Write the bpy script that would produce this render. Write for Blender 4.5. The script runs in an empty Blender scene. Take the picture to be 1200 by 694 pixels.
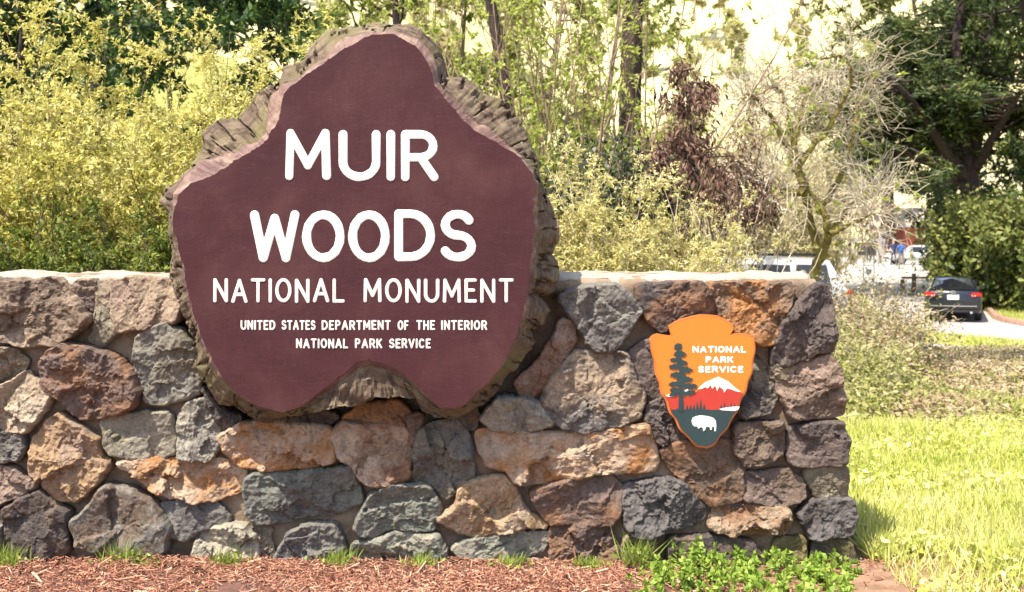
import bpy, bmesh, math, random
import numpy as np
from mathutils import Vector, Matrix

R = math.radians
sc = bpy.context.scene
COL = sc.collection

# ------------------------------------------------------------------ camera
EYE = 1.45
FPX = 1300.0            # focal length in photo pixels (photo 1200 wide)
CX, HZ = 600.0, 285.0   # photo column of the optical axis, photo row of the horizon
cam_d = bpy.data.cameras.new("camera")
cam = bpy.data.objects.new("camera", cam_d)
COL.objects.link(cam)
cam.location = (0, 0, EYE)
cam.rotation_euler = (R(90), 0, 0)
cam_d.sensor_width = 36
cam_d.lens = FPX / 1200 * 36
cam_d.shift_y = -(347 - HZ) / 1200
cam_d.clip_start = 0.05
cam_d.clip_end = 3000
cam_d.dof.use_dof = True
cam_d.dof.focus_distance = 4.95
cam_d.dof.aperture_fstop = 5.0
sc.camera = cam

# ------------------------------------------------------------------ world, sun, exposure
w = bpy.data.worlds.new("World")
sc.world = w
w.use_nodes = True
nt = w.node_tree
sky = nt.nodes.new("ShaderNodeTexSky")
sky.sky_type = 'NISHITA'
sky.sun_disc = False
SUN_DIR = Vector((-0.40, -0.37, 1.0)).normalized()     # towards the sun
elev = math.asin(SUN_DIR.z)
sky.sun_elevation = elev
sky.sun_rotation = math.atan2(SUN_DIR.x, SUN_DIR.y)
sky.dust_density = 2.0
bg = nt.nodes["Background"]
bg.inputs["Strength"].default_value = 0.15
nt.links.new(sky.outputs[0], bg.inputs[0])
sun_d = bpy.data.lights.new("sun", 'SUN')
sun = bpy.data.objects.new("sun", sun_d)
COL.objects.link(sun)
sun.rotation_euler = SUN_DIR.to_track_quat('Z', 'Y').to_euler()
sun.location = (0, 0, 30)
sun_d.energy = 5.0
sun_d.angle = R(0.55)
sun_d.color = (1.0, 0.91, 0.77)
sc.view_settings.view_transform = 'Standard'
sc.view_settings.look = 'None'
sc.view_settings.exposure = 1.1
sc.view_settings.gamma = 1
sc.view_settings.use_curve_mapping = False
sc.render.engine = 'CYCLES'
sc.cycles.use_denoising = True
sc.cycles.max_bounces = 6
sc.cycles.transparent_max_bounces = 8
sc.cycles.use_adaptive_sampling = True
sc.cycles.adaptive_threshold = 0.02

rng = np.random.default_rng(7)
random.seed(7)


def P(px, py, Y):
    """the world point at depth Y behind a photo pixel"""
    return Vector(((px - CX) * Y / FPX, Y, EYE + (HZ - py) * Y / FPX))


# ------------------------------------------------------------------ tagging helpers
def tag(o, label=None, cat=None, group=None, kind=None):
    if label: o['label'] = label
    if cat: o['category'] = cat
    if group: o['group'] = group
    if kind: o['kind'] = kind
    return o


def thing(name, label, cat, loc=(0, 0, 0), rz=0.0, group=None):
    o = bpy.data.objects.new(name, None)
    o.empty_display_size = 0.1
    COL.objects.link(o)
    o.location = loc
    o.rotation_euler = (0, 0, rz)
    return tag(o, label, cat, group)


def link(name, me, mat=None, parent=None, smooth=False):
    o = bpy.data.objects.new(name, me)
    COL.objects.link(o)
    if mat is not None:
        for m in (mat if isinstance(mat, (list, tuple)) else [mat]):
            me.materials.append(m)
    if parent is not None:
        o.parent = parent
    if smooth:
        me.shade_smooth()
    return o


def copy_tree(o, parent=None):
    c = o.copy()
    COL.objects.link(c)
    if parent is not None:
        c.parent = parent
    for ch in list(o.children):
        copy_tree(ch, c)
    return c


def mesh_np(name, verts, faces, mat_idx=None):
    """mesh from a numpy vert array and a list / array of faces"""
    me = bpy.data.meshes.new(name)
    verts = np.asarray(verts, dtype=np.float32)
    if isinstance(faces, np.ndarray):
        n, k = faces.shape
        me.vertices.add(len(verts))
        me.vertices.foreach_set("co", verts.ravel())
        me.loops.add(n * k)
        me.loops.foreach_set("vertex_index", faces.astype(np.int32).ravel())
        me.polygons.add(n)
        me.polygons.foreach_set("loop_start", np.arange(0, n * k, k, dtype=np.int32))
        if mat_idx is not None:
            me.polygons.foreach_set("material_index", np.asarray(mat_idx, dtype=np.int32))
        me.update(calc_edges=True)
        me.validate()
    else:
        me.from_pydata([tuple(map(float, v)) for v in verts], [], [tuple(map(int, f)) for f in faces])
        if mat_idx is not None:
            me.polygons.foreach_set("material_index", np.asarray(mat_idx, dtype=np.int32))
        me.update()
    return me


# ------------------------------------------------------------------ numpy noise
def _hash(ix, iy, iz, seed):
    h = (ix.astype(np.int64) * 374761393 + iy.astype(np.int64) * 668265263 + iz.astype(np.int64) * 2147483647 + seed * 1274126177) & 0xFFFFFFFF
    h = ((h ^ (h >> 13)) * 1274126177) & 0xFFFFFFFF
    h = ((h ^ (h >> 16)) * 2246822519) & 0xFFFFFFFF
    return ((h ^ (h >> 15)) & 0xFFFFFF) / float(0xFFFFFF)


def vnoise(p, seed=0):
    p = np.asarray(p, dtype=np.float64)
    i = np.floor(p)
    f = p - i
    f = f * f * f * (f * (f * 6 - 15) + 10)
    i = i.astype(np.int64)
    r = 0
    for a in (0, 1):
        wx = f[:, 0] if a else 1 - f[:, 0]
        for b in (0, 1):
            wy = f[:, 1] if b else 1 - f[:, 1]
            for c in (0, 1):
                wz = f[:, 2] if c else 1 - f[:, 2]
                r = r + wx * wy * wz * _hash(i[:, 0] + a, i[:, 1] + b, i[:, 2] + c, seed)
    return r * 2 - 1


def fbm(p, seed=0, octv=4, gain=0.5):
    s, a, p = 0, 1.0, np.asarray(p, dtype=np.float64)
    for k in range(octv):
        s = s + a * vnoise(p * (2.03 ** k) + 17.3 * k, seed + k)
        a *= gain
    return s


# ------------------------------------------------------------------ materials
def new_mat(name):
    m = bpy.data.materials.new(name)
    m.use_nodes = True
    n = m.node_tree.nodes
    return m, n, m.node_tree.links, n["Principled BSDF"]


def rgba(c):
    return (c[0], c[1], c[2], 1.0)


def ramp(n, stops):
    r = n.new("ShaderNodeValToRGB")
    e = r.color_ramp.elements
    while len(e) < len(stops):
        e.new(0.5)
    for k, (pos, c) in enumerate(stops):
        e[k].position = pos
        e[k].color = rgba(c)
    return r


def noise_tex(n, l, coord, scale, detail=6, rough=0.6, dist=0.0):
    t = n.new("ShaderNodeTexNoise")
    t.inputs["Scale"].default_value = scale
    t.inputs["Detail"].default_value = detail
    t.inputs["Roughness"].default_value = rough
    t.inputs["Distortion"].default_value = dist
    if coord is not None:
        l.new(coord, t.inputs["Vector"])
    return t


def mix_col(n, l, fac, a, b):
    m = n.new("ShaderNodeMix")
    m.data_type = 'RGBA'
    for sock, v in ((m.inputs[0], fac), (m.inputs[6], a), (m.inputs[7], b)):
        if hasattr(v, "is_linked"):
            l.new(v, sock)
        elif isinstance(v, (int, float)):
            sock.default_value = v
        else:
            sock.default_value = rgba(v)
    return m.outputs[2]


def bump(n, l, height, strength, dist, normal=None):
    b = n.new("ShaderNodeBump")
    b.inputs["Strength"].default_value = strength
    b.inputs["Distance"].default_value = dist
    l.new(height, b.inputs["Height"])
    if normal is not None:
        l.new(normal, b.inputs["Normal"])
    return b.outputs[0]


def plain(name, col, rough=0.6, metal=0.0, var=0.12, scale=8.0, bmp=0.0, coat=0.0, spec=0.5):
    """a paint-like material with a little wear in colour and gloss"""
    m, n, l, b = new_mat(name)
    tc = n.new("ShaderNodeTexCoord").outputs["Object"]
    t = noise_tex(n, l, tc, scale)
    r = ramp(n, [(0.3, [c * (1 - var) for c in col]), (0.7, [min(1, c * (1 + var)) for c in col])])
    l.new(t.outputs[0], r.inputs[0])
    l.new(r.outputs[0], b.inputs["Base Color"])
    b.inputs["Roughness"].default_value = rough
    b.inputs["Metallic"].default_value = metal
    b.inputs["Coat Weight"].default_value = coat
    b.inputs["Specular IOR Level"].default_value = spec
    if bmp:
        l.new(bump(n, l, noise_tex(n, l, tc, scale * 6).outputs[0], bmp, 0.01), b.inputs["Normal"])
    return m


def leaf_mat(name, cols, trans=0.35, rough=0.55, patch=0.9, spec=0.3):
    """leaves: colour differs from leaf to leaf and from one branch to the next"""
    m, n, l, b = new_mat(name)
    geo = n.new("ShaderNodeNewGeometry")
    tc = n.new("ShaderNodeTexCoord").outputs["Object"]
    nz = noise_tex(n, l, tc, patch, 3)
    mm = n.new("ShaderNodeMath"); mm.operation = 'MULTIPLY_ADD'
    l.new(nz.outputs[0], mm.inputs[0]); mm.inputs[1].default_value = 1.1; mm.inputs[2].default_value = -0.3
    ad = n.new("ShaderNodeMath"); ad.operation = 'MULTIPLY_ADD'
    l.new(geo.outputs["Random Per Island"], ad.inputs[0]); ad.inputs[1].default_value = 0.6
    l.new(mm.outputs[0], ad.inputs[2])
    r = ramp(n, [(k / (len(cols) - 1) * 0.84 + 0.08, c) for k, c in enumerate(cols)])
    l.new(ad.outputs[0], r.inputs[0])
    l.new(r.outputs[0], b.inputs["Base Color"])
    b.inputs["Roughness"].default_value = rough
    b.inputs["Specular IOR Level"].default_value = spec
    tr = n.new("ShaderNodeBsdfTranslucent")
    l.new(r.outputs[0], tr.inputs["Color"])
    mx = n.new("ShaderNodeMixShader")
    mx.inputs[0].default_value = trans
    l.new(b.outputs[0], mx.inputs[1]); l.new(tr.outputs[0], mx.inputs[2])
    l.new(mx.outputs[0], n["Material Output"].inputs[0])
    return m


def bark_mat(name, c1, c2, scale=6.0, moss=None, moss_amt=0.5):
    m, n, l, b = new_mat(name)
    tc = n.new("ShaderNodeTexCoord").outputs["Object"]
    mp = n.new("ShaderNodeMapping"); mp.inputs["Scale"].default_value = (1, 1, 0.25)
    l.new(tc, mp.inputs[0])
    t = noise_tex(n, l, mp.outputs[0], scale * 3, 6, 0.65, 0.6)
    r = ramp(n, [(0.32, c1), (0.68, c2)])
    l.new(t.outputs[0], r.inputs[0])
    col = r.outputs[0]
    if moss:
        t2 = noise_tex(n, l, tc, scale * 1.6, 7, 0.7)
        r2 = ramp(n, [(moss_amt - 0.16, (0, 0, 0)), (moss_amt + 0.2, (0.85, 0.85, 0.85))])
        l.new(t2.outputs[0], r2.inputs[0])
        col = mix_col(n, l, r2.outputs[0], col, moss)
    l.new(col, b.inputs["Base Color"])
    b.inputs["Roughness"].default_value = 0.9
    b.inputs["Specular IOR Level"].default_value = 0.15
    l.new(bump(n, l, t.outputs[0], 0.8, 0.03), b.inputs["Normal"])
    return m


# ------------------------------------------------------------------ terrain
_ty = np.array([-60, 8.5, 15, 22, 30, 37, 52, 85, 112, 150, 260, 420, 700, 1500.])
_tz = np.array([0, 0, -0.35, -0.7, -1.12, -1.2, -0.3, 0.0, 1.6, 14, 66, 150, 215, 215.])


def terrain(x, y):
    x = np.asarray(x, dtype=float); y = np.asarray(y, dtype=float)
    z = np.interp(y, _ty, _tz)
    # the slope on the side away from the car park comes closer
    near = np.clip((4 - x) / 26, 0, 1)
    z = z + near * np.clip((y - 20) / 60, 0, 1) * 16
    # bank on the far side of the road
    bank = np.clip((x - np.interp(y, [20, 34, 38, 48, 60], [16.4, 16.4, 17.0, 20.5, 30])) / 6, 0, 1) * np.clip((y - 20) / 12, 0, 1) * np.clip((75 - y) / 25, 0, 1)
    z = z + bank * bank * (3 - 2 * bank) * 1.3
    return z


def build_ground():
    ys = np.concatenate([np.linspace(-40, 3, 14), np.linspace(3.4, 12, 60), np.linspace(12.4, 60, 90), np.linspace(62, 160, 40), np.linspace(165, 700, 50), [900, 1400]])
    xs = np.concatenate([[-900, -500, -300, -200], np.linspace(-140, -16, 32), np.linspace(-15, 40, 140), np.linspace(42, 160, 32), [220, 320, 520, 900]])
    X, Y = np.meshgrid(xs, ys)
    Z = terrain(X, Y)
    p = np.stack([X.ravel(), Y.ravel(), np.zeros(X.size)], 1)
    rough = np.clip((Y.ravel() - 100) / 100, 0, 1)
    Z = Z.ravel() + 0.02 * fbm(p * 1.7, 3) * (Y.ravel() < 20) + rough * 5 * fbm(p / 35, 5)
    # sink a little below the paved sheets so that they lie clear of it
    v = np.stack([X.ravel(), Y.ravel(), Z], 1)
    ny, nx = X.shape
    i = np.arange(ny - 1)[:, None] * nx + np.arange(nx - 1)[None, :]
    f = np.stack([i, i + 1, i + nx + 1, i + nx], -1).reshape(-1, 4)
    m, n, l, b = new_mat("ground_soil_and_grass")
    tc = n.new("ShaderNodeTexCoord").outputs["Object"]
    t = noise_tex(n, l, tc, 0.9, 8, 0.65)
    t2 = noise_tex(n, l, tc, 9.0, 6, 0.7)
    grass = ramp(n, [(0.3, (0.18, 0.20, 0.045)), (0.55, (0.34, 0.34, 0.10)), (0.75, (0.46, 0.40, 0.20))])
    l.new(t2.outputs[0], grass.inputs[0])
    soil = ramp(n, [(0.3, (0.16, 0.09, 0.055)), (0.7, (0.33, 0.21, 0.14))])
    l.new(t2.outputs[0], soil.inputs[0])
    dry = ramp(n, [(0.3, (0.42, 0.37, 0.18)), (0.7, (0.60, 0.53, 0.32))])
    l.new(t.outputs[0], dry.inputs[0])
    sep = n.new("ShaderNodeSeparateXYZ"); l.new(tc, sep.inputs[0])
    # bare soil round the wall, dry pasture on the far hill, haze paled into its colour
    near = n.new("ShaderNodeMapRange"); l.new(sep.outputs[1], near.inputs[0])
    near.inputs[1].default_value = 4.9; near.inputs[2].default_value = 6.0; near.inputs[3].default_value = 1; near.inputs[4].default_value = 0
    ad = n.new("ShaderNodeMath"); ad.operation = 'MULTIPLY_ADD'
    l.new(t.outputs[0], ad.inputs[0]); ad.inputs[1].default_value = 0.9
    l.new(near.outputs[0], ad.inputs[2])
    rr = ramp(n, [(0.62, (0, 0, 0)), (0.8, (1, 1, 1))]); l.new(ad.outputs[0], rr.inputs[0])
    c = mix_col(n, l, rr.outputs[0], grass.outputs[0], soil.outputs[0])
    far = n.new("ShaderNodeMapRange"); l.new(sep.outputs[1], far.inputs[0])
    far.inputs[1].default_value = 70; far.inputs[2].default_value = 120
    c = mix_col(n, l, far.outputs[0], c, dry.outputs[0])
    l.new(c, b.inputs["Base Color"])
    b.inputs["Roughness"].default_value = 0.95
    b.inputs["Specular IOR Level"].default_value = 0.1
    l.new(bump(n, l, t2.outputs[0], 0.6, 0.05), b.inputs["Normal"])
    o = link("ground", mesh_np("ground", v, f), m, smooth=True)
    tag(o, kind='structure')


build_ground()


def sheet(name, left, right, n_across, mat, lift):
    """a strip laid on the terrain between two edge polylines"""
    L = np.array(left, float); Rr = np.array(right, float)
    k = 60
    s = np.linspace(0, 1, k)
    def res(A):
        d = np.r_[0, np.cumsum(np.hypot(*np.diff(A, axis=0).T))]; d /= d[-1]
        return np.stack([np.interp(s, d, A[:, 0]), np.interp(s, d, A[:, 1])], 1)
    L, Rr = res(L), res(Rr)
    t = np.linspace(0, 1, n_across)
    p = L[:, None, :] * (1 - t[None, :, None]) + Rr[:, None, :] * t[None, :, None]
    p = p.reshape(-1, 2)
    z = terrain(p[:, 0], p[:, 1]) + lift
    v = np.c_[p, z]
    i = np.arange(k - 1)[:, None] * n_across + np.arange(n_across - 1)[None, :]
    f = np.stack([i, i + 1, i + n_across + 1, i + n_across], -1).reshape(-1, 4)
    o = link(name, mesh_np(name, v, f), mat, smooth=True)
    return o


m_road = plain("worn_asphalt", (0.33, 0.30, 0.275), 0.9, var=0.25, scale=3.0, bmp=0.3)
m_plaza = plain("pale_concrete", (0.36, 0.33, 0.29), 0.9, var=0.12, scale=1.0, bmp=0.2)
road_L = [(11.1, 12), (11.1, 24), (11.5, 30), (12.6, 38), (14.6, 45.5)]
road_R = [(15.7, 12), (15.7, 24), (15.7, 33), (16.4, 38), (18.9, 45.5)]
tag(sheet("road", road_L, road_R, 24, m_road, 0.035), kind='structure')
tag(sheet("plaza_pavement", [(3.6, 45.3), (6, 60), (8, 90), (8, 100)], [(22, 45.3), (28, 60), (36, 90), (38, 100)], 40, m_plaza, 0.07), kind='structure')
tag(sheet("parking_pavement", [(0.5, 19), (0.5, 26)], [(9.5, 19), (9.5, 26)], 30, m_plaza, 0.05), kind='structure')


# red painted kerb on the far road side
def kerb():
    A = np.array([(15.75, 20), (15.75, 33), (16.45, 38), (18.95, 45.4)], float)
    s = np.linspace(0, 1, 40)
    d = np.r_[0, np.cumsum(np.hypot(*np.diff(A, axis=0).T))]; d /= d[-1]
    x = np.interp(s, d, A[:, 0]); y = np.interp(s, d, A[:, 1])
    z = terrain(x - 0.1, y)
    prof = [(0, -0.1), (0, 0.17), (0.02, 0.19), (0.15, 0.19), (0.17, 0.17), (0.17, -0.1)]
    v = np.array([(xx + a, yy, zz + b) for xx, yy, zz in zip(x, y, z) for a, b in prof])
    k = len(prof)
    f = [(i * k + j, i * k + j + 1, (i + 1) * k + j + 1, (i + 1) * k + j) for i in range(39) for j in range(k - 1)]
    o = link("kerb", mesh_np("kerb", v, np.array(f)), plain("red_kerb_paint", (0.32, 0.19, 0.14), 0.8, var=0.3, scale=4))
    tag(o, kind='structure')


kerb()

# ------------------------------------------------------------------ the stone wall
YW = 5.04     # mortar plane of the wall front
STONES = [
    # outline in photo pixels, main colour, second colour, relief in cm, (label)
    ([(-8, 330), (31, 330), (60, 327), (86, 341), (99, 363), (108, 373), (96, 385), (65, 404), (39, 406), (16, 402), (-8, 398)], 'brown', 'tan', 7),
    ([(88, 331), (107, 330), (112, 352), (110, 366), (102, 358), (90, 342)], 'mauve', 'tan', 3),
    ([(113, 332), (127, 330), (130, 362), (135, 390), (117, 404), (105, 400), (112, 375)], 'olive', 'tan', 3),
    ([(131, 330), (156, 327), (192, 328), (212, 330), (215, 352), (206, 376), (190, 379), (166, 385), (138, 389), (132, 370), (131, 350)], 'pink', 'tan', 5),
    ([(47, 426), (60, 411), (78, 404), (109, 408), (135, 419), (156, 437), (165, 460), (158, 476), (140, 485), (117, 489), (96, 491), (83, 481), (75, 468), (52, 452)], 'mauve', 'rust', 8),
    ([(161, 395), (192, 380), (213, 388), (228, 414), (234, 440), (233, 460), (215, 468), (192, 475), (171, 471), (163, 445), (158, 424)], 'grey', 'olive', 6),
    ([(-8, 408), (15, 410), (28, 424), (22, 438), (11, 447), (-8, 450)], 'tan', 'olive', 4),
    ([(-8, 455), (10, 450), (29, 437), (46, 450), (62, 463), (45, 490), (30, 505), (-8, 503)], 'cream', 'tan', 6),
    ([(-8, 508), (22, 508), (27, 524), (22, 537), (-8, 544)], 'dark', 'grey', 5),
    ([(-8, 547), (15, 551), (43, 568), (26, 580), (-8, 593)], 'mauve', 'pink', 5),
    ([(58, 492), (70, 485), (90, 500), (113, 514), (119, 537), (126, 547), (117, 563), (86, 588), (66, 586), (47, 568), (36, 555), (39, 516), (50, 505)], 'ochre', 'pink', 7),
    ([(6, 596), (44, 576), (62, 591), (80, 602), (78, 620), (80, 646), (52, 655), (23, 656), (8, 648), (5, 614)], 'dark', 'brown', 7),
    ([(83, 614), (104, 594), (124, 570), (156, 573), (182, 591), (200, 617), (197, 640), (182, 652), (145, 650), (112, 645), (91, 638)], 'brown', 'grey', 8),
    ([(118, 496), (130, 489), (165, 485), (199, 484), (203, 510), (202, 530), (190, 537), (160, 538), (130, 533), (121, 515)], 'lichen', 'olive', 5),
    ([(209, 490), (217, 475), (240, 470), (252, 480), (257, 510), (254, 528), (244, 539), (220, 538), (209, 535)], 'grey', 'lichen', 4),
    ([(138, 541), (165, 539), (207, 541), (245, 541), (266, 543), (285, 552), (281, 575), (252, 587), (228, 587), (200, 583), (179, 575), (155, 557)], 'pale', 'orange', 5),
    ([(188, 594), (215, 588), (252, 592), (267, 609), (262, 617), (234, 622), (215, 634), (200, 627), (192, 608)], 'slate', 'grey', 4),
    ([(226, 648), (236, 626), (247, 620), (286, 617), (299, 630), (301, 651), (296, 668), (234, 670)], 'lichen', 'cream', 5),
    ([(303, 620), (316, 622), (314, 652), (304, 660)], 'olive', 'tan', 2),
    ([(258, 511), (283, 497), (355, 498), (389, 506), (392, 539), (366, 546), (312, 550), (283, 548), (265, 531)], 'pale', 'orange', 5),
    ([(286, 563), (296, 555), (340, 557), (366, 552), (413, 548), (420, 573), (423, 589), (395, 601), (356, 604), (327, 612), (304, 614), (291, 604), (288, 583)], 'green', 'slate', 5),
    ([(324, 654), (340, 625), (361, 617), (392, 616), (402, 635), (402, 664), (366, 668), (327, 666)], 'slate', 'grey', 6),
    ([(389, 511), (402, 495), (428, 497), (439, 497), (475, 503), (480, 526), (478, 560), (452, 568), (436, 568), (419, 557), (413, 545), (398, 536)], 'pale', 'rust', 5),
    ([(415, 617), (434, 581), (457, 568), (501, 570), (517, 601), (506, 612), (509, 620), (493, 622), (467, 618), (452, 620), (439, 628), (423, 627)], 'green', 'grey', 6),
    ([(410, 670), (414, 640), (434, 634), (465, 624), (486, 627), (511, 628), (522, 648), (519, 662), (499, 669), (462, 672), (434, 672)], 'lichen', 'green', 5),
    ([(485, 562), (488, 520), (493, 504), (510, 498), (540, 492), (549, 516), (554, 557), (545, 565), (522, 585), (509, 568)], 'olive', 'slate', 5),
    ([(478, 490), (492, 488), (488, 516), (482, 524)], 'rust', 'brown', 3),
    ([(402, 492), (420, 478), (440, 474), (466, 472), (478, 484), (472, 500), (437, 495)], 'rust', 'orange', 3),
    ([(511, 609), (535, 594), (540, 576), (556, 565), (587, 559), (600, 565), (607, 586), (620, 604), (641, 617), (623, 619), (597, 622), (561, 628), (545, 625)], 'ochre', 'pale', 6),
    ([(530, 643), (545, 635), (569, 630), (592, 628), (644, 627), (641, 638), (633, 648), (602, 656), (566, 656), (537, 653)], 'green', 'lichen', 4),
    ([(540, 662), (590, 660), (645, 661), (645, 676), (540, 676)], 'grey', 'lichen', 3),
    ([(559, 508), (581, 507), (615, 509), (647, 508), (690, 508), (730, 502), (758, 499), (768, 524), (772, 542), (766, 551), (709, 553), (673, 559), (639, 564), (613, 568), (600, 560), (594, 549), (571, 545), (561, 526)], 'pale', 'orange', 6),
    ([(621, 578), (634, 573), (678, 560), (717, 559), (727, 573), (727, 602), (717, 616), (691, 616), (647, 613), (636, 604), (626, 591)], 'mauve', 'rust', 5),
    ([(647, 617), (673, 616), (714, 620), (724, 646), (722, 674), (647, 674)], 'mauve', 'rust', 4),
    ([(732, 570), (771, 564), (797, 565), (826, 596), (823, 609), (802, 617), (766, 627), (740, 625), (732, 612)], 'slate', 'dark', 6),
    ([(733, 631), (768, 633), (769, 660), (769, 674), (733, 674)], 'mauve', 'pink', 4),
    ([(784, 633), (820, 632), (855, 632), (880, 636), (896, 655), (893, 674), (784, 674)], 'brown', 'dark', 5),
    ([(757, 492), (762, 475), (785, 462), (815, 470), (815, 513), (790, 518), (776, 521), (764, 510)], 'dark', 'mauve', 4),
    ([(636, 470), (649, 440), (675, 412), (706, 411), (735, 416), (744, 440), (755, 463), (749, 490), (720, 500), (680, 506), (660, 500), (640, 485)], 'slate', 'tan', 8),
    ([(654, 349), (677, 337), (722, 334), (734, 344), (751, 363), (734, 393), (719, 411), (696, 411), (672, 372)], 'slate', 'grey', 8),
    ([(659, 375), (670, 377), (675, 398), (659, 427), (641, 450), (623, 467), (610, 465), (605, 450), (623, 434), (644, 406)], 'pink', 'rust', 5),
    ([(562, 491), (585, 466), (632, 470), (648, 497), (610, 506), (577, 504)], 'lichen', 'grey', 5),
    ([(732, 418), (758, 400), (785, 415), (785, 460), (770, 470), (755, 455), (742, 435)], 'slate', 'mauve', 4),
    ([(747, 336), (789, 333), (824, 333), (838, 354), (846, 372), (820, 382), (780, 390), (760, 376), (748, 352)], 'rust', 'dark', 5),
    ([(830, 334), (856, 331), (926, 332), (931, 341), (920, 367), (907, 403), (889, 404), (874, 393), (850, 380), (843, 360)], 'brown', 'orange', 5),
    ([(936, 356), (957, 335), (968, 335), (977, 359), (979, 390), (975, 411), (952, 416), (926, 427), (907, 427), (907, 414), (918, 377)], 'dark', 'mauve', 6),
    ([(913, 452), (940, 430), (972, 416), (985, 435), (991, 484), (957, 491), (928, 489)], 'brown', 'pink', 5),
    ([(870, 412), (884, 416), (900, 437), (910, 465), (900, 484), (871, 491), (862, 465)], 'dark', 'olive', 3),
    ([(862, 500), (900, 496), (918, 496), (920, 531), (903, 540), (874, 547), (862, 529)], 'brown', 'mauve', 4),
    ([(926, 501), (988, 496), (993, 516), (990, 543), (946, 547), (926, 542)], 'dark', 'mauve', 6),
    ([(946, 550), (993, 548), (991, 583), (960, 582), (950, 570)], 'brown', 'olive', 4),
    ([(873, 558), (923, 552), (941, 563), (944, 582), (936, 589), (913, 593), (873, 587)], 'mauve', 'brown', 5),
    ([(775, 531), (793, 521), (835, 515), (858, 520), (871, 550), (870, 587), (837, 594), (811, 573), (791, 555)], 'rust', 'brown', 3),
    ([(832, 617), (840, 597), (874, 592), (923, 596), (927, 617), (920, 626), (879, 626), (837, 622)], 'rust', 'tan', 5),
    ([(936, 604), (946, 591), (970, 586), (998, 587), (1003, 607), (996, 628), (951, 630)], 'slate', 'dark', 7),
    ([(910, 635), (941, 633), (945, 658), (938, 674), (908, 674)], 'moss', 'tan', 5),
    ([(955, 636), (985, 633), (998, 637), (1007, 676), (952, 676)], 'dark', 'moss', 5),
    ([(906, 428), (926, 430), (934, 432), (914, 448), (905, 440)], 'tan', 'olive', 2),
    ([(290, 478), (330, 486), (380, 484), (396, 490), (385, 496), (300, 494)], 'dark', 'brown', 2),  # dark filler stone standing in for the shadow under the sign
    ([(238, 455), (250, 468), (262, 484), (280, 492), (262, 506), (254, 490), (246, 474)], 'dark', 'brown', 3),  # dark stone put in for the shade beside the sign's bark
    ([(540, 484), (556, 478), (560, 490), (552, 503), (545, 497)], 'brown', 'dark', 2),
    ([(700, 512), (750, 506), (757, 497), (750, 492), (722, 502)], 'dark', 'mauve', 2) if 0 else ([(858, 595), (870, 590), (871, 592), (862, 597)], 'dark', 'mauve', 2),
    # beyond the frame's edge
    ([(-95, 331), (-40, 329), (-14, 332), (-13, 398), (-60, 402), (-98, 390)], 'grey', 'tan', 6),
    ([(-100, 408), (-45, 406), (-14, 412), (-14, 500), (-70, 498), (-104, 470)], 'brown', 'tan', 7),
    ([(-100, 508), (-40, 504), (-14, 510), (-14, 590), (-60, 585), (-104, 575)], 'mauve', 'rust', 6),
    ([(-100, 600), (-40, 596), (0, 602), (0, 656), (-60, 660), (-104, 655)], 'slate', 'grey', 6),
]
PAL = {
    'brown': (0.122, 0.089, 0.066), 'tan': (0.264, 0.205, 0.145), 'mauve': (0.122, 0.091, 0.079), 'olive': (0.162, 0.145, 0.106),
    'pink': (0.231, 0.168, 0.132), 'grey': (0.165, 0.158, 0.139), 'rust': (0.178, 0.098, 0.056), 'cream': (0.343, 0.290, 0.218),
    'dark': (0.066, 0.056, 0.053), 'ochre': (0.284, 0.191, 0.106), 'lichen': (0.257, 0.238, 0.188), 'pale': (0.356, 0.277, 0.205),
    'orange': (0.310, 0.149, 0.056), 'slate': (0.106, 0.099, 0.096), 'green': (0.142, 0.152, 0.125), 'moss': (0.112, 0.099, 0.040),
}


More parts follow.
